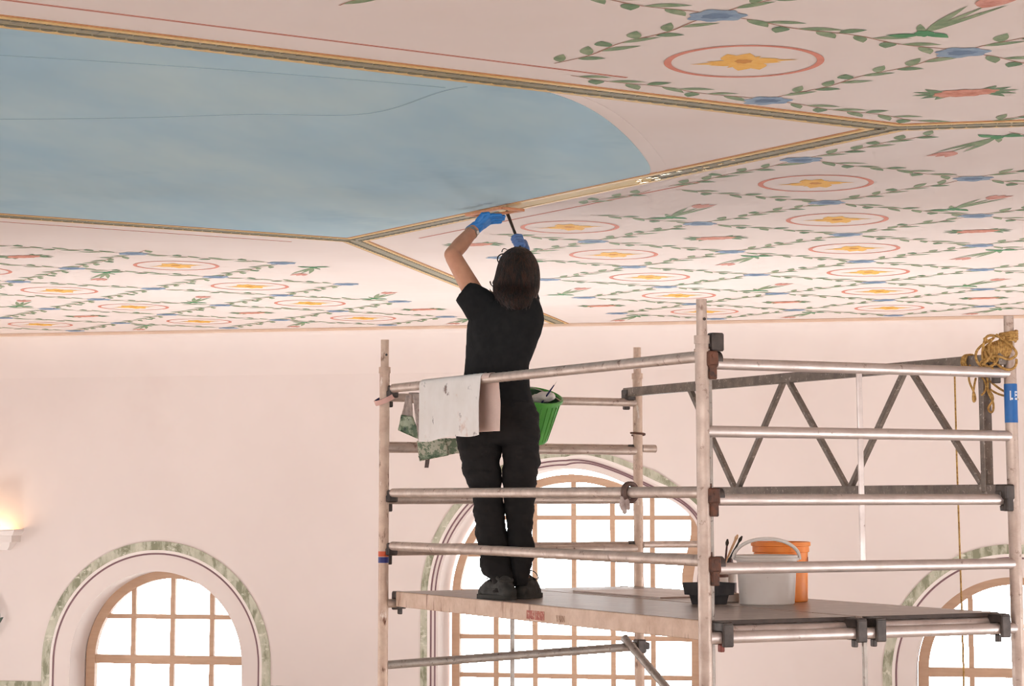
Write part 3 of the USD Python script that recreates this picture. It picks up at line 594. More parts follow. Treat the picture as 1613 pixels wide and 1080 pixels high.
def guard_rail(label, y_far, y_near, rust=True):
    """rail along the photographer's side, hooked over the rungs of both frames"""
    a, b = PL + vv * 0.03 - uu * 0.03, PN + vv * 0.03 + uu * 0.03
    za = (P(624, y_far, a[1]) - EYE)[2]; zb = (P(1100, y_near, b[1]) - EYE)[2]
    p = thing('guard_rail', S(a, za), label, 'guard rail', group='guard rails along the near side of the scaffold')
    part(p, 'rail', pipe(S(a - uu * 0.015, za), S(b, zb), RR + 0.0005, 24), 'alu')
    claw(p, S(a + uu * 0.012, za - 0.016), A3[1], knob=False); claw(p, S(b - uu * 0.02, zb - 0.014), -A3[1], rust=rust)
    return p, (lambda t: S(a + (b - a) * t, za + (zb - za) * t))
g1, r1 = guard_rail('topmost guard rail in front of the person, with the white rag hung over it', 611.5, 560.5)
g2, r2 = guard_rail('middle guard rail at the person\'s knees, with a brown rag knotted on it', 776, 775)
g3, r3 = guard_rail('lowest guard rail at the person\'s shins, above the deck', 859.4, 883)
part(g1, 'block', obox(S(PN + vv * 0.06 - uu * 0.0, 0.575), A3, (0.026, 0.02, 0.034), 0.005), 'clamp_grey'); 

# lattice guard on the far long side
def on_side(px, z_unused=0):
    """place on the line PB-PR seen at column px"""
    ts = np.linspace(-0.05, 1.05, 400); q = PB[None] + (PR - PB)[None] * ts[:, None] - vv * 0.05
    c = q[:, 0] / q[:, 1]; want = (px - 806.5) / FPX * (math.cos(PITCH) + math.sin(PITCH) * 0.05); return q[np.argmin(abs(c - want))]
lt = thing('lattice_guard', S((PB + PR) / 2 - vv * 0.05, -0.0), 'dark weathered lattice girder guard along the wall side of the deck', 'lattice girder')
tA, tB = PB - vv * 0.05 + uu * 0.03, PR - vv * 0.05 - uu * 0.02
zt, zb_ = 0.548, 0.034
part(lt, 'top_chord', bar(S(tA, zt), S(tB, zt), 0.045, 0.04, hint=A3[0]), 'alu_grey'); part(lt, 'bottom_chord', bar(S(tA, zb_), S(tB, zb_), 0.04, 0.036, hint=A3[0]), 'alu_grey')
tops, bots = [1028, 1083, 1238, 1431], [1040, 1158, 1333, 1548]
for a, b in ((1083, 1158), (1238, 1158), (1238, 1333), (1431, 1333), (1431, 1548)):
    pa, pb = on_side(a), on_side(b); d = (pb - pa) / np.linalg.norm(pb - pa)
    part(lt, 'diagonal', bar(S(pa + d * 0.018, zt - 0.01), S(pb - d * 0.012, zb_ + 0.01), 0.024, 0.024, hint=A3[0]), 'alu_grey')
ep = on_side(1551)
part(lt, 'end_post', bar(S(ep, zb_ - 0.01), S(ep, zt), 0.042, 0.03, hint=A3[1]), 'alu_grey'); part(lt, 'gusset', prism(Polygon([(-0.05, 0), (0.02, 0), (0.02, 0.075), (-0.005, 0.075)]), -0.012, 0.012, lambda v: S(ep, zb_)[None] + v[:, :1] * A3[1] * -1 + v[:, 1:2] * A3[2] + v[:, 2:] * A3[0]), 'alu_grey')
claw(lt, S(PB - vv * 0.05 + uu * 0.0, zt - 0.015), A3[1], knob=False); claw(lt, S(PR - vv * 0.055 + uu * 0.05, zt - 0.02), -A3[1], knob=False); claw(lt, S(PR - vv * 0.05 + uu * 0.0, zb_ - 0.01), -A3[1])

# decks
def deck(label, v0, v1, m_side):
    p = thing('scaffold_deck', S((PL + PN) / 2 + vv * (v0 + v1) / 2, ZD - 0.075), label, 'scaffold deck')
    LL = np.linalg.norm(PL - PN); vc = (v0 + v1) / 2; c = (PL + PN) / 2 + vv * vc
    part(p, 'plywood_top', obox(S(c, ZD - 0.006), A3, ((v1 - v0) / 2 - 0.004, LL / 2 - 0.055, 0.006), 0.001), 'deck_ply')
    for v in (v0 + 0.012, v1 - 0.012): part(p, 'side_beam', obox(S((PL + PN) / 2 + vv * v, ZD - 0.037), A3, (0.012, LL / 2 - 0.05, 0.036), 0.003), m_side)
    for s, e in ((1, PL), (-1, PN)):
        q = e + vv * vc - uu * s * 0.065; part(p, 'end_beam', pipe(S(q - vv * ((v1 - v0) / 2 - 0.03), ZD - 0.038), S(q + vv * ((v1 - v0) / 2 - 0.03), ZD - 0.038), 0.022, 16), 'alu_bright' if s < 0 else 'alu')
        part(p, 'end_edge', obox(S(e + vv * vc - uu * s * 0.056, ZD - 0.008), A3, ((v1 - v0) / 2 - 0.006, 0.006, 0.0075), 0.001), 'deck_dark')
        for v in (v0 + 0.035, v1 - 0.035):
            h_ = part(p, 'hook', [obox(S(e + vv * v - uu * s * 0.012, ZD - 0.02), A3, (0.022, 0.045, 0.018), 0.005), obox(S(e + vv * v + uu * s * 0.026, ZD - 0.05), A3, (0.022, 0.009, 0.042), 0.004), obox(S(e + vv * v - uu * s * 0.04, ZD - 0.055), A3, (0.02, 0.012, 0.03), 0.004)], 'clamp_grey')
            part(h_, 'catch', obox(S(e + vv * v - uu * s * 0.02, ZD - 0.098), A3, (0.009, 0.012, 0.014), 0.003), 'knob_red' if (s < 0 and v < 0.1) else 'clamp_grey')
    return p
d1 = deck('scaffold deck nearest the camera, under the person\'s feet, with a red stamp on its edge', 0.045, 0.705, 'deck_edge')
d2 = deck('scaffold deck on the wall side, behind the first, carrying the orange bucket', 0.722, 1.383, 'alu')
part(d2, 'trap_hatch', obox(S(PB + (PR - PB) * 0.30 - vv * 0.40, ZD + 0.003), A3, (0.24, 0.42, 0.004), 0.001), 'alu_bright')
def face_pt(px, py):                                                     # on the front face of the deck beam
    q = P(px, py, 1.0) - EYE; o = S(PL + vv * 0.045, 0) - EYE; nrm = A3[0]; return EYE + q * ((o @ nrm) / (q @ nrm))
def decal(p, name, pxs, m, th_=0.0015):
    v = np.array([face_pt(*q) for q in pxs]); w = v - A3[0] * th_; k = len(v); f = [(k, k + i, k + i + 1) for i in range(1, k - 1)] + [(i, (i + 1) % k, k + (i + 1) % k) for i in range(k)] + [(i, k + (i + 1) % k, k + i) for i in range(k)]
    return part(p, name, (np.vstack([v, w]), np.array(f)), m, smooth=False)
decal(d1, 'red_stamp', [(829.8, 960.5), (841.5, 961.5), (841.5, 975.5), (829.8, 974)], 'label_red'); decal(d1, 'red_stamp', [(843, 961.5), (857.5, 963), (857.5, 977.5), (843, 976)], 'label_red')
tm = meshkit.text_mesh('YARN', 0.026, 0.001); tv, tf = arr(tm); o = face_pt(876, 978.5); tx = -A3[1]
part(d1, 'faint_lettering', (o + tv[:, :1] * 0.8 * tx + tv[:, 1:2] * A3[2] - A3[0] * (0.0004 + tv[:, 2:]), tf), 'print_brown', smooth=False)

# loose tubes and braces
lo_a = thing('steel_tube', P(637, 707, 10.75), 'long loose tube behind the person\'s thighs, sticking out past the far upright', 'tube')
part(lo_a, 'tube', ring_tube(S(PL + vv * 0.03 + uu * 0.058, 0.2585), S(PL + vv * 1.565 + uu * 0.058, 0.2585), 0.0205, 0.017), 'alu')
lo_b = thing('steel_tube', P(840, 861, 10.8), 'loose tube crossing behind the shins towards the near upright, dark capped end', 'tube')
part(lo_b, 'tube', pipe(S(PL + vv * 0.03 + uu * 0.058, -0.2385), S(PL + vv * 1.84 + uu * 0.058, -0.2385), 0.0175), 'alu'); part(lo_b, 'end_cap', pipe(S(PL + vv * 1.83 + uu * 0.058, -0.2385), S(PL + vv * 1.86 + uu * 0.058, -0.2385), 0.023), 'clamp_rust')
for z_, p_ in ((0.2585, lo_a), (-0.2385, lo_b)):
    part(p_, 'coupler', [obox(S(PB + uu * 0.03, z_), A3, (0.034, 0.034, 0.02), 0.006)], 'clamp_grey')
br = thing('scaffold_brace', S(PL, -0.82), 'level brace tube under the deck from the left upright', 'brace')
part(br, 'tube', pipe(S(PL - uu * 0.0 + vv * 0.02, -0.80), S(PB - uu * 0.10 - vv * 0.04, -0.745), 0.0205), 'alu_mid')
part(br, 'coupler', [obox(S(PB - uu * 0.10 - vv * 0.055, -0.745), A3, (0.026, 0.028, 0.034), 0.006), obox(S(PB - uu * 0.06 - vv * 0.03, -0.745), A3, (0.03, 0.05, 0.018), 0.005)], 'clamp_grey')
br2 = thing('scaffold_brace', S(PB, -1.6), 'slanting brace tube running down right under the deck', 'brace')
bq = PB - uu * 0.13 - vv * 0.05
part(br2, 'tube', pipe(P(983, 1004, bq[1]), P(1056, 1090, bq[1] - 0.25) + (P(1056, 1090, bq[1] - 0.25) - P(983, 1004, bq[1])) * 2.0, 0.0205), 'alu_mid')

# ------------------------------------------------------------------ things on the scaffold
# white rag over the top rail
def drape(r, t0, t1, front, back, wob, seed, n=36, m=44, flare=0.0, R=0.026):
    """cloth over a rail r(t) between t0 and t1: hangs front and back below it"""
    rs = np.random.default_rng(seed); vs = []
    for i in range(n):
        s = i / (n - 1); c = r(t0 + (t1 - t0) * s); fr, bk = front(s), back(s); row = []
        for j in range(m):
            q = j / (m - 1); L = fr + bk + 0.08; d = q * L - fr - 0.04
            x = -R if d < -0.04 else R if d > 0.04 else R * math.sin(d / 0.04 * math.pi / 2)
            z = R * math.cos(min(abs(d), 0.04) / 0.04 * math.pi / 2) - max(abs(d) - 0.04, 0)
            hang = max(abs(d) - 0.04, 0); fold = wob * (meshkit.noise(np.array([s * 7 + seed, (1 if d > 0 else 5) + hang * 1.5, seed])) - 0.5) * min(hang * 9, 1) * 2
            row.append(c + A3[0] * (x * (1 + 0.15 * hang) + fold) + A3[2] * z + A3[1] * (flare * hang * (1 if d > 0 else 0.3)))
        vs.append(row)
    v = np.array(vs).reshape(-1, 3); f = []
    for i in range(n - 1):
        for j in range(m - 1):
            a = i * m + j; f += [(a, a + 1, a + m + 1), (a, a + m + 1, a + m)]
    f = np.array(f); t = trimesh.Trimesh(v, f, process=False); nn = t.vertex_normals; k = len(v)                     # a sheet with thickness
    e = [(i * m, (i + 1) * m) for i in range(n - 1)] + [((i + 1) * m + m - 1, i * m + m - 1) for i in range(n - 1)] + [(j + 1, j) for j in range(m - 1)] + [((n - 1) * m + j, (n - 1) * m + j + 1) for j in range(m - 1)]
    ef = np.array([(a, b, b + k) for a, b in e] + [(a, b + k, a + k) for a, b in e])
    return np.vstack([v + nn * 0.0012, v - nn * 0.0012]), np.vstack([f, f[:, ::-1] + k, ef])
def t_of(r, px):
    ts = np.linspace(0, 1, 300); q = np.array([r(t) for t in ts]) - EYE; return ts[np.argmin(abs((q @ RT) / (q @ FW) * FPX + 806.5 - px))]
rg = thing('rag', r1(t_of(r1, 720)), 'white paint-stained rag hung over the top guard rail beside the person', 'rag')
ta, tb = t_of(r1, 668), t_of(r1, 766)
part(rg, 'cloth', drape(r1, ta, tb, lambda s: 0.268 - 0.02 * s + 0.006 * math.sin(9 * s), lambda s: 0.02, 0.012, 3), 'rag_white', smooth=True)
part(rg, 'back_flap', drape(r1, t_of(r1, 700), t_of(r1, 777), lambda s: 0.0, lambda s: 0.235, 0.012, 8, R=0.0238), 'rag_back', smooth=True, label='pinkish rear fall of the rag')
far1 = lambda t: S(PL + (PB - PL) * t, ZR[0])
def flap(pxs, Y, th_=0.004, wob=0.01, n=14, m=18, seed=2):
    """a hanging sheet whose corners are given (top left, top right, bottom right, bottom left), slightly folded, with thickness"""
    c = [P(*q, Y) for q in pxs]; vs = []
    for i in range(n):
        for j in range(m):
            s, q = j / (m - 1), i / (n - 1); b = (c[0] * (1 - s) + c[1] * s) * (1 - q) + (c[3] * (1 - s) + c[2] * s) * q
            vs.append(b + A3[1] * wob * (2 * meshkit.noise(np.array([s * 4 + seed, q * 1.5, seed * 1.3])) - 1))
    v = np.array(vs); f = []
    for i in range(n - 1):
        for j in range(m - 1):
            a = i * m + j; f += [(a, a + 1, a + m + 1), (a, a + m + 1, a + m)]
    f = np.array(f); k = len(v); d = A3[1] * th_
    e = [(j, j + 1) for j in range(m - 1)] + [((n - 1) * m + j + 1, (n - 1) * m + j) for j in range(m - 1)] + [((i + 1) * m, i * m) for i in range(n - 1)] + [(i * m + m - 1, (i + 1) * m + m - 1) for i in range(n - 1)]
    return np.vstack([v, v + d]), np.vstack([f[:, ::-1], f + k, np.array([(a, b, b + k) for a, b in e] + [(a, b + k, a + k) for a, b in e])])
Yf = 10.74
bg = thing('cleaning_cloth', P(660, 627, Yf), 'grey net cloth with green printed borders slung over the far top rung', 'cloth')
part(bg, 'net', flap([(640, 622), (650, 622), (650, 676), (632, 655)], Yf + 0.01), 'net_grey', smooth=True); part(bg, 'net', flap([(650, 620), (690, 620), (690, 704), (660, 704)], Yf - 0.03), 'net_grey', smooth=True)
part(bg, 'rung_loop', ring_tube(S(PL + vv * 0.135, ZR[0]), S(PL + vv * 0.27, ZR[0]), RR + 0.006, RR + 0.001, 20), 'net_grey')
part(bg, 'green_border', flap([(633, 653), (652, 656), (662, 692), (628, 677)], Yf - 0.01, 0.012), 'print_green', smooth=True)
part(bg, 'green_border', flap([(658, 694), (704, 690), (706, 717), (662, 726)], Yf - 0.04, 0.014), 'print_pale', smooth=True); part(bg, 'green_border', flap([(700, 690), (724, 690), (724, 713), (702, 717)], Yf - 0.03, 0.01), 'print_pale', smooth=True)
part(bg, 'green_hem', flap([(660, 718), (706, 712), (704, 717), (662, 724)], Yf - 0.045, 0.012), 'print_green', smooth=True)
part(bg, 'tag', flap([(670.5, 724), (677, 723), (675, 736.5), (669, 736.5)], Yf - 0.02, 0.004, 0.0), 'tag_dark', smooth=False)

# green bucket hung on the far frame
ax = rz(np.array([0.17, -0.36, 1.0])); ax /= np.linalg.norm(ax)
bc = P(845, 624, 10.95) - ax * 0.228
gb = thing('bucket', bc, 'green plastic bucket with brushes hanging from the far top rung beside the person\'s hip', 'bucket')
part(gb, 'bucket_body', lathe([(0, 0), (0.085, 0), (0.09, 0.006), (0.122, 0.215), (0.134, 0.217), (0.136, 0.232), (0.128, 0.236), (0.122, 0.23), (0.118, 0.222), (0.087, 0.008), (0, 0.008)], bc, ax, 48), 'bucket_green', smooth=40)
fx, fy, ft = frame_of(ax, hint=(0, 1, 0)); ribs_ = []
for k in range(24):
    a = k * 2 * math.pi / 24; d = fx * math.cos(a) + fy * math.sin(a); ribs_.append(tube([bc + d * 0.0905 + ft * 0.012, bc + d * 0.1225 + ft * 0.205], 0.0028, 6))
part(gb, 'rib', ribs_, 'bucket_green', kind='stuff')
part(gb, 'shaded_inside', lathe([(0.116, 0.226), (0.100, 0.10), (0, 0.10)], bc, ax, 40), 'bucket_green_shade')  # shade inside the bucket put into a darker green
hx = bc + ft * 0.225; part(gb, 'handle', tube([hx + fx * 0.132 * math.cos(u) + ft * 0.10 * math.sin(u) * 0.55 + A3[1] * 0.09 * math.sin(u) for u in np.linspace(0, np.pi, 24)], 0.0035, 8), 'steel')
rb = soft(union(limb((hx + fx * -0.03 - ft * 0.04, 0.032), (hx + fx * 0.03 + ft * 0.005, 0.03), (hx + fx * 0.075 + ft * 0.02, 0.02))), 0.01, 6, [(0.02, 30)])
solo('rag', rb, 'rag_white', True, label='crumpled white rag stuffed into the green bucket', category='rag')
fb = thing('paint_brush', P(861, 632, 10.9), 'thin dark-handled paint brush sticking up out of the green bucket', 'brush')
part(fb, 'handle', tube([P(852, 636, 10.93), P(866, 616, 10.9), P(873, 606, 10.88)], [0.004, 0.0045, 0.0025], 8), 'tape_core'); part(fb, 'tip', tube([P(873, 606, 10.88), P(877, 601, 10.87)], [0.0025, 0.0008], 8), 'jar_white')

# white bucket, orange bucket, black tub, jars and brushes at the right
wb = np.array([*Pz(1208.5, 951, ZD)[:2], ZC + ZD]); wc = thing('bucket', wb, 'white plastic paint bucket with raised handle standing on the deck', 'bucket')
s_ = 1 / 377.0 * 1.0
part(wc, 'bucket_body', lathe([(0, 0), (0.112, 0), (0.116, 0.004), (0.128, 0.182), (0.137, 0.184), (0.138, 0.196), (0.133, 0.198), (0.133, 0.206), (0.126, 0.207), (0.121, 0.19), (0.112, 0.008), (0, 0.008)], wb, n=56), 'bucket_white', smooth=30)
part(wc, 'handle', tube([wb + np.array([0, 0, 0.192]) + RT * 0.141 * math.cos(u) + np.array([0, 0, 0.086 * math.sin(u)]) - FW * 0.02 * math.sin(u) for u in np.linspace(-0.04, np.pi + 0.04, 30)], 0.0075, 10), 'handle_clear')
part(wc, 'paint', lathe([(0.119, 0.15), (0, 0.15)], wb, n=40), 'jar_white')
ob = np.array([*Pz(1231, 946.5, ZD)[:2], ZC + ZD]); oc = thing('bucket', ob, 'orange plastic bucket standing behind the white one', 'bucket')
part(oc, 'bucket_body', lathe([(0, 0), (0.112, 0), (0.115, 0.004), (0.118, 0.212), (0.124, 0.214), (0.124, 0.238), (0.13, 0.24), (0.13, 0.256), (0.122, 0.258), (0.118, 0.25), (0.11, 0.008), (0, 0.008)], ob, n=56), 'bucket_orange', smooth=30)
def wrap(c, r, a0, a1, z0, z1, n=10):
    """a label patch on a round body, angles measured from the viewing side"""
    tr = RT * [1, 1, 0]; tr = tr / np.linalg.norm(tr); tf_ = -FW * [1, 1, 0]; tf_ = tf_ / np.linalg.norm(tf_); v = []
    for z in (z0, z1):
        for a in np.linspace(a0, a1, n): v.append(c + (tf_ * math.cos(a) + tr * math.sin(a)) * r + np.array([0, 0, z]))
    f = [];
    for i in range(n - 1): f += [(i, i + 1, n + i + 1), (i, n + i + 1, n + i)]
    return np.array(v), np.array(f)
part(oc, 'label', wrap(ob, 0.1175, 0.45, 1.08, 0.150, 0.192), 'label_brown', smooth=False); part(oc, 'label_window', wrap(ob, 0.1182, 0.52, 1.02, 0.146, 0.187), 'bucket_orange', smooth=False); part(oc, 'label_emblem', wrap(ob, 0.1188, 0.72, 0.86, 0.162, 0.174), 'label_cream', smooth=False); part(oc, 'label_mark', wrap(ob, 0.119, 1.18, 1.4, 0.170, 0.192), 'label_brown', smooth=False)
tbp = np.array([*Pz(1117, 951, ZD)[:2], ZC + ZD])
tvv = []
for z, w in ((0, 0.058), (0.038, 0.066), (0.039, 0.082), (0.09, 0.088)):
    for sx, sy in ((-1, -1), (1, -1), (1, 1), (-1, 1)): tvv.append(tbp + A3[0] * sx * w + A3[1] * sy * w * 0.8 + A3[2] * z)
for z, w in ((0.09, 0.082), (0.012, 0.055)):
    for sx, sy in ((-1, -1), (1, -1), (1, 1), (-1, 1)): tvv.append(tbp + A3[0] * sx * w + A3[1] * sy * w * 0.8 + A3[2] * z)
tff = [(0, 2, 1), (0, 3, 2), (20, 21, 22), (20, 22, 23)]
for i in range(5):
    for j in range(4): a, b = 4 * i + j, 4 * i + (j + 1) % 4; tff += [(a, b, b + 4), (a, b + 4, a + 4)]
tb_ = thing('mixing_tub', tbp, 'black square mixing tub on the deck, just right of the near upright', 'tub'); part(tb_, 'tub', (np.array(tvv), np.array(tff)), 'tub_black', smooth=20)
jb = np.array([*Pz(1131, 940, ZD)[:2], ZC + ZD]); jc = thing('jar', jb, 'cream jar with paint brushes behind the black tub', 'jar')
part(jc, 'jar_body', lathe([(0, 0), (0.046, 0), (0.048, 0.004), (0.048, 0.13), (0.044, 0.131), (0.043, 0.02), (0, 0.02)], jb, n=30), 'jar_white', smooth=30); part(jc, 'band', lathe([(0.0485, 0.09), (0.0495, 0.092), (0.0495, 0.116), (0.0485, 0.118)], jb, n=30), 'clamp_rust')
dd = 9.45
for k, (a, b, m, nm, lb) in enumerate((((1137, 898), (1158, 851), 'wood_pale', 'paint_brush', 'wooden-handled paint brush leaning out of the cream jar, leftmost'), ((1140, 896), (1164, 853), 'brush_dark', 'paint_brush', 'dark paint brush leaning out of the cream jar towards the white bucket'), ((1141, 900), (1145, 859), 'jar_brown', 'paint_brush', 'short upright red-brown brush in the cream jar'))):
    q = thing(nm, P(*a, dd), lb, 'brush'); part(q, 'handle', tube([P(*a, dd), (P(*a, dd) + P(*b, dd)) / 2, P(*b, dd)], [0.003, 0.0045, 0.0055 if k == 0 else 0.004], 10), m); e_ = P(*b, dd); d_ = (e_ - P(*a, dd)); d_ /= np.linalg.norm(d_); part(q, 'brush_head', tube([e_, e_ + d_ * 0.012, e_ + d_ * 0.028], [0.005, 0.008, 0.003], 10), 'bristle' if k else 'wood_pale')
j2 = np.array([*Pz(1151, 938, ZD)[:2], ZC + ZD]); jd = thing('bottle', j2, 'maroon glass bottle between the black tub and the white bucket', 'bottle')
part(jd, 'bottle_body', lathe([(0, 0), (0.026, 0), (0.028, 0.004), (0.028, 0.125), (0.022, 0.145), (0.013, 0.155), (0.013, 0.172), (0, 0.172)], j2, n=28), 'jar_brown', smooth=35); part(jd, 'label', lathe([(0.0285, 0.06), (0.0285, 0.10)], j2, n=28), 'jar_white')
j3 = np.array([*Pz(1150, 948, ZD)[:2], ZC + ZD]); solo('paint_block', obox(j3 + [0, 0, 0.02], A3, (0.035, 0.022, 0.02), 0.004), 'jar_white', label='small pale box lying in front of the maroon bottle', category='box')

# tapes
tpp = thing('masking_tape', S(PL, 0.485), 'pink roll of masking tape slipped over the left upright', 'tape')
tn = rz(np.array([-0.42, -0.22, 1.0])); tn /= np.linalg.norm(tn); tc = S(PL, 0.485)
part(tpp, 'tape', ring_tube(tc - tn * 0.0125, tc + tn * 0.0125, 0.052, 0.047, 40), 'tape_pink'); part(tpp, 'core', ring_tube(tc - tn * 0.0127, tc + tn * 0.0127, 0.047, 0.0445, 40), 'tape_core')
def band_tape(q, z0, z1, name, label, m):
    return thing(name, S(q, z0), label, 'tape'), ring_tube(S(q, z0), S(q, z1), RP + 0.0012, RP - 0.001, 28)
zz = lambda py, q, px: (P(px, py, q[1]) - EYE)[2]
t_, m_ = band_tape(PR, zz(665.5, PR, 1595), zz(604.5, PR, 1595), 'tape_wrap', 'bright blue tape sleeve round the right upright, under the rope', 0); part(t_, 'tape', m_, 'tape_blue')
gl = []
zg = zz(621, PR, 1595)
for z0, z1, a0, a1 in ((-0.024, 0.014, -0.35, -0.16), (-0.022, -0.014, -0.2, 0.12), (-0.012, 0.012, 0.42, 0.52), (0.006, 0.012, 0.42, 1.0), (-0.006, 0.0, 0.5, 0.95), (-0.022, -0.015, 0.42, 1.0), (-0.02, -0.004, 0.9, 1.0)): gl.append(wrap(S(PR, 0), RP + 0.0018, a0, a1, zg + z0, zg + z1, 5))
part(t_, 'white_print', gl, 'tape_white', smooth=False)
t_, m_ = band_tape(PL, zz(876, PL, 604), zz(868, PL, 604), 'tape_wrap', 'orange tape ring low on the left upright', 0); part(t_, 'tape', m_, 'tape_red')
t_, m_ = band_tape(PL, zz(886, PL, 604), zz(877, PL, 604), 'tape_wrap', 'navy tape ring low on the left upright, below the orange one', 0); part(t_, 'tape', m_, 'tape_navy')

# knotted rag on the middle rail
tk = t_of(r2, 990); kc = r2(tk); kr = thing('rag', kc, 'brown rag knotted round the middle guard rail, its pale end hanging', 'rag')
part(kr, 'knot', [tube([kc + A3[0] * 0.03 * math.cos(u) + A3[2] * 0.034 * math.sin(u) - A3[1] * (0.010 * math.sin(u / 2) - o_) for u in np.linspace(0, 2 * np.pi, 24)], 0.009, 10) for o_ in (-0.008, 0.008)] , 'rag_brown')
part(kr, 'hanging_end', soft(union(limb((kc - A3[2] * 0.02 - A3[0] * 0.026, 0.011), (kc - A3[2] * 0.05 - A3[0] * 0.024 + A3[1] * 0.004, 0.016), (kc - A3[2] * 0.074 - A3[0] * 0.022, 0.009)) + limb((kc - A3[2] * 0.03 - A3[0] * 0.02 - A3[1] * 0.02, 0.008), (kc - A3[2] * 0.06 - A3[0] * 0.016 - A3[1] * 0.022, 0.009))), 0.006, 6, [(0.008, 60)]), 'rag_pale', True)

# rope on the right upright and hanging line
rp = thing('rope', S(PR, 0.55), 'bundle of golden rope wound and looped round the top of the right upright', 'rope')
YR = PR[1]
def rope3(pts, r=0.0052, n=80, nm='loop'): part(rp, nm, tube(curve(pts, n), r, 8), 'rope_gold')
pr0 = S(PR, 0)
part(rp, 'post_winding', [tube([pr0 + np.array([0, 0, 0.618 + 0.010 * u / 6.283]) + (A3[0] * math.cos(u) + A3[1] * math.sin(u)) * (RP + 0.008 + 0.002 * math.sin(3 * u)) + A3[2] * 0.004 * math.cos(u) for u in np.linspace(0, 2 * np.pi * 4, 110)], 0.006, 8)], 'rope_gold')
hk = []
c0 = P(1571, 553, YR - 0.01)
for k in range(11):                                                      # the hank: turns side by side
    s = (k - 5) / 5.0; c = c0 + RT * 0.042 * s + UP * 0.006 * s; hk.append(tube(curve([c + UP * (0.036 - 0.008 * abs(s)) * math.cos(u) * 1.15 + FW * 0.030 * math.sin(u) + RT * 0.010 * math.cos(u + 0.4) for u in np.linspace(0, 2 * np.pi, 13)], 40), 0.0058, 8))
part(rp, 'hank', hk, 'rope_gold'); part(rp, 'hank_core', soft(union(limb((c0 - RT * 0.035, 0.024), (c0 + RT * 0.035, 0.024))), 0.012, 2, [(0.01, 60)]), 'rope_gold', True)
yq = YR - 0.045
for pts in ([(1582, 532), (1560, 528), (1553, 532), (1548, 550), (1549, 570), (1556, 578)], [(1562, 534), (1545, 545), (1537, 560), (1541, 572), (1553, 578), (1565, 574), (1572, 562)], [(1570, 527), (1585, 538), (1598, 550), (1601, 558), (1592, 565), (1576, 562), (1560, 562), (1544, 572)],
            [(1601, 566), (1600, 575), (1588, 582), (1574, 576), (1566, 570), (1556, 564), (1551, 555)], [(1555, 575), (1558, 584), (1563, 581), (1558, 577)], [(1566, 531), (1559, 540), (1558, 556), (1566, 568), (1567, 575)], [(1550, 533), (1562, 545), (1560, 560), (1548, 574)]):
    rope3([P(x, y, yq + 0.012 * math.sin(i * 2.1)) for i, (x, y) in enumerate(pts)])
for pts in ([(1528, 575), (1526, 590), (1528, 604), (1533, 615), (1536, 630), (1534, 632), (1534, 612), (1537, 596)], [(1551, 590), (1556, 600), (1557, 618), (1563, 630), (1565, 640), (1561, 649), (1557, 645), (1562, 634), (1564, 626), (1557, 614)], [(1545, 592), (1553, 606), (1552, 615), (1546, 622)], [(1560, 600), (1575, 612), (1590, 621), (1603, 629)], [(1560, 613), (1572, 620), (1582, 623)]):
    rope3([P(x, y, yq + 0.08 + 0.008 * math.sin(i * 2.1)) for i, (x, y) in enumerate(pts)], 0.0045, nm='rope_end')
part(rp, 'chord_turn', [tube([S(on_side(1527), zt) + (A3[0] * math.cos(u) * 0.03 + A3[2] * math.sin(u) * 0.028) - A3[1] * (0.012 * k - 0.006) for u in np.linspace(0, 2 * np.pi, 20)], 0.005, 8) for k in range(3)], 'rope_gold')
hl = on_side(1504)
ln = thing('hanging_line', S(hl, -2.0), 'thin golden line hanging from the lattice girder towards the window', 'rope')
part(ln, 'line', tube([S(hl, zt - 0.02), P(1507, 720, hl[1] + 0.005), P(1513, 900, hl[1] + 0.01), P(1518, 1060, hl[1] + 0.015), P(1519, 1300, hl[1] + 0.015)], 0.0036, 8), 'rope_gold')

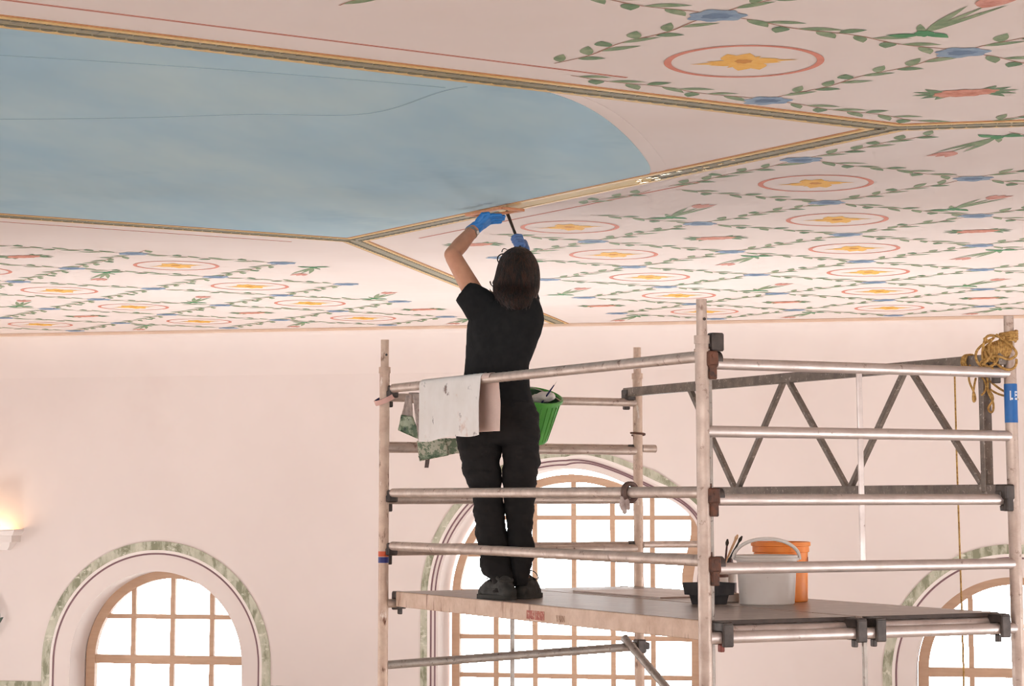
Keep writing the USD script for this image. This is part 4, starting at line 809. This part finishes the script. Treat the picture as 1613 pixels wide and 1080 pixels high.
# ------------------------------------------------------------------ person painting the ceiling
Y0 = 9.80
pe = thing('person', [*P(800, 945, 9.86)[:2], ZC + ZD], 'person in black T-shirt and trousers, arms raised, painting the ceiling border', 'person')
sL, eL, wL = (P(757, 480, 10.20), P(712, 401, 10.22), P(748, 360, 10.38)); sR, eR, wR = (P(831, 494, 10.12), P(831, 446, 10.42), P(822, 398, 10.34))
e1 = P(778, 338.5, 10.39) - wL; e1 /= np.linalg.norm(e1)
e2 = rz(np.array([0.0, -0.85, 0.5])); e2 -= e1 * (e1 @ e2); e2 /= np.linalg.norm(e2); e3 = np.cross(e2, e1); e3 = e3 if e3[2] > 0 else -e3           # along, towards the index side, palm side
def left_hand(g):
    """flat hand pressed up: palm, four fingers bent at the knuckles, thumb; g = extra radius of the glove"""
    o = [hull((wL, 0.026 + g), (wL + e1 * 0.02, 0.027 + g))]
    kn = [wL + e1 * (0.083 - 0.005 * abs(k - 1.3)) + e2 * (0.027 - 0.018 * k) - e3 * 0.002 for k in range(4)]
    o += [MF.hull_points(np.vstack([ball(wL + e1 * 0.02 + e2 * 0.016, 0.017 + g), ball(wL + e1 * 0.02 - e2 * 0.016, 0.017 + g)] + [ball(k, 0.0115 + g) for k in kn]))]
    for k, ln_ in enumerate((0.066, 0.074, 0.070, 0.056)):
        q = kn[k]; ds = [(RT * 0.8 + e1 * 0.45), (RT * 0.95 + e1 * 0.1 - e3 * 0.12), (RT * 0.9 + e3 * 0.1)]; r0 = 0.0098 + g
        for d, fr in zip(ds, (0.42, 0.32, 0.26)):
            d = d - e2 * 0.02 * (k - 1.5); d /= np.linalg.norm(d); n_q = q + d * ln_ * fr; o.append(hull((q, r0), (n_q, r0 - 0.0008))); q, r0 = n_q, r0 - 0.0008
    b_ = wL + e1 * 0.03 + e2 * 0.022 + e3 * 0.006; t1 = b_ + e1 * 0.036 + e2 * 0.016 + e3 * 0.008; t2 = t1 + RT * 0.028 + e2 * 0.002 + e3 * 0.004; o += limb((b_, 0.015 + g), (t1, 0.0108 + g), (t2, 0.0092 + g)); return o
tipB = Pz(797.5, 331.5, 1.32 * K - 0.0105); hB = P(817, 382, 10.33); bd = tipB - hB; bd /= np.linalg.norm(bd)
q1 = RT - bd * (RT @ bd); q1 /= np.linalg.norm(q1); q2 = np.cross(bd, q1); q2 = q2 if q2 @ FW > 0 else -q2
def right_hand(g):
    """a fist closed round the brush: fingers wrap from the right round the near side"""
    pc = hB + q1 * 0.028 + q2 * 0.018 - bd * 0.01
    o = [MF.hull_points(np.vstack([ball(pc + bd * 0.028, 0.016 + g), ball(pc - bd * 0.03, 0.016 + g), ball(wR + bd * 0.012, 0.023 + g), ball(wR, 0.026 + g)]))]
    for k in range(4):
        c = hB + bd * (0.030 - 0.0195 * k); rr = 0.0205 - 0.001 * k; pts = [c + rr * 1.05 * (q1 * math.cos(a) + q2 * math.sin(a)) for a in (0.35, -0.75, -2.0, -3.1)]; o += limb(*[(x, 0.0098 + g - 0.0006 * i) for i, x in enumerate(pts)])
    t0 = pc + bd * 0.02 + q2 * 0.004; t1 = hB + bd * 0.048 + q1 * 0.012 + q2 * 0.016; t2 = hB + bd * 0.062 - q1 * 0.012 + q2 * 0.008; o += limb((t0, 0.014 + g), (t1, 0.0108 + g), (t2, 0.0092 + g)); return o
hc = P(815, 424, 10.21); fdir = rz(np.array([-0.12, 0.72, 0.62])); fdir /= np.linalg.norm(fdir); hup = np.array([0, 0, 1.0]) - fdir * fdir[2]; hup /= np.linalg.norm(hup); hrt = np.cross(fdir, hup)
neck = P(806, 476, 10.15)
def ell(c, ra, rb, rc): return MF.hull_points(c + U_SPH[:, :1] * hrt * ra + U_SPH[:, 1:2] * fdir * rb + U_SPH[:, 2:] * hup * rc)
skin = [ell(hc, 0.072, 0.092, 0.10), hull((hc + fdir * 0.035 - hup * 0.06, 0.05), (hc + fdir * 0.06 - hup * 0.098, 0.022)), hull((neck, 0.052), (hc - hup * 0.05 - fdir * 0.02, 0.05)), hull((neck, 0.055), (P(803, 500, 10.15), 0.07))]
skin += [hull((hc + fdir * 0.088 + hup * 0.012, 0.007), (hc + fdir * 0.106 - hup * 0.022, 0.011)), hull((hc + fdir * 0.088 - hup * 0.022 - hrt * 0.012, 0.008), (hc + fdir * 0.088 - hup * 0.022 + hrt * 0.012, 0.008))]
for s in (-1, 1): skin += [hull((hc + hrt * s * 0.072 + hup * 0.016 - fdir * 0.006, 0.011), (hc + hrt * s * 0.074 - hup * 0.022, 0.009)), hull((hc + fdir * 0.078 + hrt * s * 0.018 + hup * 0.028, 0.010), (hc + fdir * 0.074 + hrt * s * 0.045 + hup * 0.028, 0.009))]
skin += [hull((hc + fdir * 0.082 - hup * 0.056 - hrt * 0.018, 0.006), (hc + fdir * 0.082 - hup * 0.056 + hrt * 0.018, 0.006))]
mL = eL * 0.45 + sL * 0.55; fL = eL * 0.62 + wL * 0.38
skin += limb((sL, 0.052), (mL, 0.046), (eL + (sL - eL) * 0.06, 0.0395), (eL, 0.036)) + limb((eL, 0.037), (fL, 0.0385), (wL, 0.0275)) + left_hand(0.0)
skin += limb((sR, 0.044), (sR * 0.5 + eR * 0.5, 0.045), (eR, 0.036)) + limb((eR, 0.037), (eR * 0.6 + wR * 0.4, 0.037), (wR, 0.0265)) + right_hand(0.0)
torso = [(488, 748, 848, 10.151, 0.085), (520, 742, 848, 10.155, 0.10), (560, 740, 836, 10.16, 0.098), (590, 738, 829, 10.164, 0.095), (625, 734, 836, 10.168, 0.10), (665, 728, 841, 10.17, 0.115)]
skin += [to_mf(loft(torso, tw=0.06)), hull((P(768, 494, 10.20), 0.045), (P(830, 497, 10.13), 0.045))]
jl = [((757, 690), 10.17, 0.07), ((769, 790), 10.07, 0.05), ((780, 860), 10.0, 0.046), ((789, 915), 9.91, 0.034)]; jr = [((820, 690), 10.15, 0.07), ((818, 790), 10.07, 0.05), ((820, 860), 10.0, 0.043), ((822, 912), 9.945, 0.034)]
for j in (jl, jr): skin += limb(*[(P(*q, Y), r) for q, Y, r in j])
body = part(pe, 'body', soft(union(skin), 0.006, 10), 'skin', True)
for s in (-1, 1): part(pe, 'eye', arr(ell(hc + fdir * 0.083 + hrt * s * 0.031 + hup * 0.016, 0.012, 0.008, 0.008)), 'watch_face', True)
# clothes
shirt = [(459, 790, 832, 10.17, 0.05), (466, 776, 841, 10.151, 0.07), (474, 763, 849, 10.152, 0.085), (486, 748, 855, 10.153, 0.098), (502, 738, 856.5, 10.155, 0.108), (520, 735, 852.5, 10.157, 0.112), (556, 733.5, 840, 10.161, 0.110), (577, 732, 833.5, 10.163, 0.107), (600, 730, 835.5, 10.166, 0.108), (625, 727.5, 840, 10.168, 0.115), (646, 725.5, 846, 10.17, 0.122)]
hemL = P(733, 459, 10.205)
sleeveL = MF.hull_points(np.vstack([ball(P(770, 478, 10.17), 0.05), ball(sL, 0.062), ball(P(770, 484, 10.18), 0.062), ball(P(763, 502, 10.19), 0.068)] + [hemL + (hemL - sL) / np.linalg.norm(hemL - sL) * 0.006 + 0.0625 * (math.cos(a) * frame_of(hemL - sL)[0] + math.sin(a) * frame_of(hemL - sL)[1]) for a in np.linspace(0, 6.283, 24)]))
sd = eR - sR; hemR = sR + sd * 0.5
sleeveR = MF.hull_points(np.vstack([ball(P(834, 493, 10.13), 0.060)] + [hemR + 0.056 * (math.cos(a) * frame_of(sd)[0] + math.sin(a) * frame_of(sd)[1]) for a in np.linspace(0, 6.283, 20)]))
part(pe, 'shirt', soft(union([to_mf(loft(shirt, tw=0.06)), sleeveL, sleeveR]), 0.012, 6, [(0.016, (9, 9, 5)), (0.006, (34, 34, 16))]), 'shirt_black', True)
hips = [(632, 728, 844, 10.17, 0.118), (650, 723, 847, 10.17, 0.125), (672, 720.5, 849, 10.17, 0.132), (692, 720, 849.5, 10.17, 0.128), (702, 724, 846, 10.17, 0.10)]
legL = [(676, 722, 789, 10.17, 0.115), (692, 719.5, 790, 10.17, 0.112), (706, 721, 790.5, 10.156, 0.105), (730, 725, 788.5, 10.131, 0.098), (760, 735, 789, 10.1, 0.09), (780, 743.5, 790.5, 10.08, 0.082), (795, 748, 792, 10.065, 0.076), (820, 747.5, 796, 10.04, 0.078), (850, 752.5, 800, 10.01, 0.078), (880, 755.5, 804, 9.97, 0.076), (897, 758, 806, 9.944, 0.074), (908, 766, 808, 9.925, 0.07), (916, 773, 810, 9.909, 0.066), (934, 774, 811, 9.875, 0.064)]
legR = [(676, 790, 849, 10.15, 0.115), (692, 790.5, 849.5, 10.15, 0.112), (706, 791, 849.5, 10.139, 0.105), (730, 791.5, 848.5, 10.12, 0.098), (760, 792.5, 846, 10.096, 0.09), (780, 794, 843.5, 10.08, 0.08), (795, 795.5, 842, 10.065, 0.076), (820, 797.5, 840.5, 10.04, 0.076), (850, 799.5, 839.5, 10.01, 0.075), (880, 803, 838.5, 9.98, 0.072), (893, 805, 837, 9.967, 0.068), (901, 806, 835.5, 9.959, 0.066), (910, 807, 834.5, 9.947, 0.062), (924, 808, 832, 9.93, 0.058)]
wr2 = [(0.030, (6, 6, 15)), (0.013, (22, 22, 44))]
part(pe, 'trousers', soft(union([to_mf(loft(hips, ex=0.85, tw=0.06)), to_mf(loft(legL, m=40)), to_mf(loft(legR, m=40))]), 0.012, 5, wr2), 'trouser_black', True)
def shoe(heel, toe, ankle, w):
    """heel and toe as plan points on the deck; sole, upper, laces"""
    h, t = np.array([*heel[:2], ZC + ZD]), np.array([*toe[:2], ZC + ZD]); d = (t - h) / np.linalg.norm(t - h); sd_ = np.array([-d[1], d[0], 0]); L = np.linalg.norm(t - h); Z = np.array([0, 0, 1.0])
    out = []
    for s, ww in ((0.02, 0.022), (0.12, 0.030), (0.4, 0.030), (0.68, 0.040), (0.88, 0.032), (0.99, 0.014)): out += [h + d * L * s + sd_ * ww * k * w for k in (1, -1)]
    op = shapely.MultiPoint([tuple(o[:2]) for o in out]).convex_hull.buffer(-0.018).buffer(0.021)
    sole = prism(op, 0.001, 0.020, lambda v: np.c_[v[:, 0], v[:, 1], v[:, 2] + ZC + ZD])
    upper = union([hull((h + d * 0.035 + Z * 0.04, 0.033), (h + d * 0.06 + Z * 0.072, 0.034)), hull((h + d * 0.06 + Z * 0.06, 0.035), (h + d * L * 0.52 + Z * 0.058, 0.035)), hull((h + d * L * 0.52 + Z * 0.06, 0.038), (h + d * L * 0.74 + Z * 0.042, 0.036)), hull((h + d * L * 0.62 + Z * 0.036, 0.043), (h + d * L * 0.86 + Z * 0.032, 0.03)), hull((h + d * 0.03 + Z * 0.032, 0.036), (h + d * L * 0.6 + Z * 0.032, 0.041))])
    p = part(pe, 'shoe', soft(upper, 0.008, 6, [(0.006, 40)]), 'shoe_grey', True); part(p, 'sole', sole, 'sole_dark'); 
    part(p, 'collar', soft(union(limb(*[(h + d * (0.062 + 0.036 * math.cos(a)) + sd_ * 0.034 * math.sin(a) + Z * (0.09 + 0.010 * math.cos(a)), 0.007) for a in np.linspace(0, 6.283, 11)])), 0.008, 3), 'shoe_grey', True)
    part(p, 'toe_cap', soft(hull((h + d * L * 0.84 + Z * 0.028, 0.034), (h + d * L * 0.93 + Z * 0.022, 0.022)), 0.008, 3), 'sole_dark', True)
    lc = [tube(curve([h + d * (L * s) + Z * zq + sd_ * k for k, zq in ((-0.034, z - 0.016), (0, z + 0.004), (0.034, z - 0.016))], 10), 0.0028, 6) for s, z in ((0.40, 0.1), (0.48, 0.097), (0.56, 0.092), (0.64, 0.082))]
    o = h + d * L * 0.40 + Z * 0.106; lc += [tube(curve([o, o + sd_ * 0.03 * s + d * 0.02 + Z * 0.012, o + sd_ * 0.045 * s + d * 0.03 - Z * 0.012, o + sd_ * 0.012 * s], 14), 0.002, 6) for s in (1, -1)]
    part(p, 'laces', lc, 'lace_dark')
shoe(P(807, 945, 9.80), P(757, 936, 10.02), None, 1.15); shoe(P(819, 942, 9.89), P(845, 930, 10.14), None, 1.15)
# gloves
part(pe, 'glove', soft(union(left_hand(0.0022) + limb((wL - e1 * 0.022, 0.031), (wL + e1 * 0.01, 0.0305))), 0.004, 6, [(0.004, 70)]), 'glove_blue', True)
dwr = (eR - wR) / np.linalg.norm(eR - wR); part(pe, 'glove', soft(union(right_hand(0.0022) + limb((wR, 0.0295), (wR + dwr * 0.05, 0.034))), 0.004, 6, [(0.004, 70)]), 'glove_pale', True)
# watch
wd = (eL - wL) / np.linalg.norm(eL - wL); wq = wL + wd * 0.038; wa = part(pe, 'wristwatch', ring_tube(wq - wd * 0.006, wq + wd * 0.006, 0.0335, 0.030, 28), 'steel')
wn = (EYE - wq); wn -= wd * (wn @ wd); wn /= np.linalg.norm(wn); wn2 = wn * 0.8 + np.cross(wd, wn) * (0.6 if np.cross(wd, wn) @ RT > 0 else -0.6)
part(wa, 'watch_case', pipe(wq + wn2 * 0.029, wq + wn2 * 0.038, 0.012, 20), 'steel'); part(wa, 'dial', pipe(wq + wn2 * 0.038, wq + wn2 * 0.0388, 0.0098, 20), 'watch_face')
# spectacles
sp_c = hc + fdir * 0.094 + hup * 0.016; spx = part(pe, 'spectacles', [tube([sp_c + hrt * (s * 0.033 + 0.025 * math.cos(a)) + hup * 0.02 * math.sin(a) for a in np.linspace(0, 2 * np.pi, 24)], 0.0022, 8) for s in (-1, 1)] + [tube([sp_c - hrt * 0.009, sp_c + hup * 0.004, sp_c + hrt * 0.009], 0.002, 6)], 'spectacle_black')
for s in (-1, 1): part(spx, 'temple', tube([sp_c + hrt * s * 0.058 + hup * 0.008, hc + hrt * s * 0.077 + hup * 0.016 + fdir * 0.02, hc + hrt * s * 0.078 + hup * 0.012 - fdir * 0.02], 0.002, 6), 'spectacle_black')
gq = [P(796, 400, 10.3), P(788, 401, 10.3), P(785.5, 403, 10.3), P(785.5, 413, 10.3)]; part(spx, 'rim', tube(curve(gq, 20), 0.003, 8), 'spectacle_black')
# hair: a bob, with strands over it
hs = [(388.5, 811, 821, 10.19, 0.03), (391, 804, 829, 10.188, 0.055), (396, 797, 835, 10.185, 0.075), (402, 791.5, 840, 10.182, 0.088), (410, 787, 844.5, 10.177, 0.096), (420, 784, 848, 10.171, 0.10), (435, 780.5, 849.5, 10.162, 0.10), (450, 777.5, 849, 10.153, 0.098), (462, 778.5, 846.5, 10.125, 0.094), (470, 783, 843, 10.105, 0.088), (478, 792, 839, 10.085, 0.078), (484, 800, 833, 10.075, 0.06), (488.5, 810, 825, 10.07, 0.03)]
hv, hf = loft(hs, n=120, m=60, ex=0.95); ctr = hv.mean(0); ang = np.arctan2((hv - ctr) @ FW, (hv - ctr) @ RT); rad = (hv - ctr) - np.outer((hv - ctr)[:, 2], [0, 0, 1]); rad /= np.linalg.norm(rad, axis=1, keepdims=True) + 1e-9
hv = hv + rad * (0.006 * (meshkit.fbm(np.c_[np.cos(ang) * 9, np.sin(ang) * 9, hv[:, 2] * 3], 3, 4) - 0.5))[:, None]
hr = part(pe, 'hair', (hv, hf), 'hair_brown', True)
gr = loft(hs, n=120, m=60, ex=0.95, grid=True); cts, cps, rs = [], [], np.random.default_rng(4); gc = gr.reshape(-1, 3).mean(0)
for k in range(620):
    j = rs.uniform(66, 114 if k % 4 else 120) if k % 3 else rs.uniform(50, 128); i0, i1 = rs.integers(0, 10), rs.integers(46, 60); o_ = rs.uniform(-0.002, 0.004); ph = rs.uniform(0, 6); pts = []
    for i in np.linspace(i0, i1, 14):
        jj_ = (j + 1.2 * math.sin(i * 0.12 + ph)) % 120; a, b = int(i), min(int(i) + 1, 59); j0, j1 = int(jj_) % 120, (int(jj_) + 1) % 120; u, w_ = i - a, jj_ - int(jj_)
        q = (gr[a, j0] * (1 - w_) + gr[a, j1] * w_) * (1 - u) + (gr[b, j0] * (1 - w_) + gr[b, j1] * w_) * u; out_ = q - gc; out_[2] = 0; out_ /= np.linalg.norm(out_) + 1e-9
        pts.append(q + out_ * (0.0015 + o_ * (i / 60)))
    cts.append(14); cps += pts
for pts in ([(779, 452), (775, 450), (771.5, 443)], [(781, 461), (776, 460), (772, 455)], [(784, 436), (779, 441), (777, 447)], [(800, 394), (793, 392), (790, 397)]):
    c_ = curve([P(*q, 10.15) for q in pts], 14)
    for o_ in range(6): cts.append(14); cps += list(c_ + rs.normal(0, 0.0012, 3) * np.linspace(0.3, 2, 14)[:, None])
for k in range(150):                                                     # loose tips along the lower edge
    jx = rs.uniform(62, 118); ib = int(rs.integers(44, 54)); ja = int(jx); q0, q1_ = gr[ib - 14, ja], gr[ib, ja]; q2_ = q1_ + (q1_ - gr[ib - 5, ja]) * rs.uniform(0.3, 1.0) + np.array([0, 0, -0.012 * rs.random()])
    cts.append(14); cps += list(curve([q0 - FW * 0.003, q1_ - FW * 0.004, q2_ - FW * 0.002], 14))
bcv = UsdGeom.BasisCurves.Define(stage, fresh(hr, 'hair_strands')); bcv.CreateTypeAttr('linear'); bcv.CreateCurveVertexCountsAttr(cts); bcv.CreatePointsAttr(Vt.Vec3fArray.FromNumpy((np.array(cps) - BASE[hr]).astype(np.float32))); bcv.CreateWidthsAttr([0.0019]); bcv.SetWidthsInterpolation('constant')
UsdShade.MaterialBindingAPI.Apply(bcv.GetPrim()).Bind(MATS['hair_strand']); put(bcv.GetPrim(), kind='stuff')
# brush held in the right hand, touching the border
bq_ = thing('paint_brush', hB, 'dark paint brush in the person\'s raised right hand, touching the border', 'brush')
part(bq_, 'handle', tube([hB - bd * 0.05, hB, hB + bd * 0.05, hB + bd * 0.095, hB + bd * 0.112], [0.0035, 0.0045, 0.0055, 0.0075, 0.0062], 12), 'brush_dark'); part(bq_, 'ferrule', tube([hB + bd * 0.110, hB + bd * 0.128], 0.0066, 12), 'clamp_grey'); LB = np.linalg.norm(tipB - hB); part(bq_, 'bristles', tube([hB + bd * 0.126, hB + bd * (LB - 0.012), hB + bd * (LB - 0.001)], [0.0066, 0.0085, 0.002], 12), 'bristle')
# wooden template held against the border by the left hand
zt_ = (1.32 - 0.0135) * K
tq = [Pz(735, 335, zt_), Pz(790, 323.5, zt_), Pz(824, 327, zt_), Pz(806, 332.5, zt_), Pz(770, 336, zt_)]
tm_ = thing('wooden_template', tq[0], 'thin pale wooden angle template held against the ceiling border by the gloved hand', 'template')
dn = np.array([0, 0, -0.012])
for a, b in ((tq[0], tq[1]), (tq[1], tq[2]), (tq[2], tq[4])): part(tm_, 'slat', bar(a + dn, b + dn, 0.022, 0.012, 0.002), 'wood_red')
part(tm_, 'slat', bar(tq[0] + dn, tq[4] + dn, 0.018, 0.012, 0.002), 'wood_red')
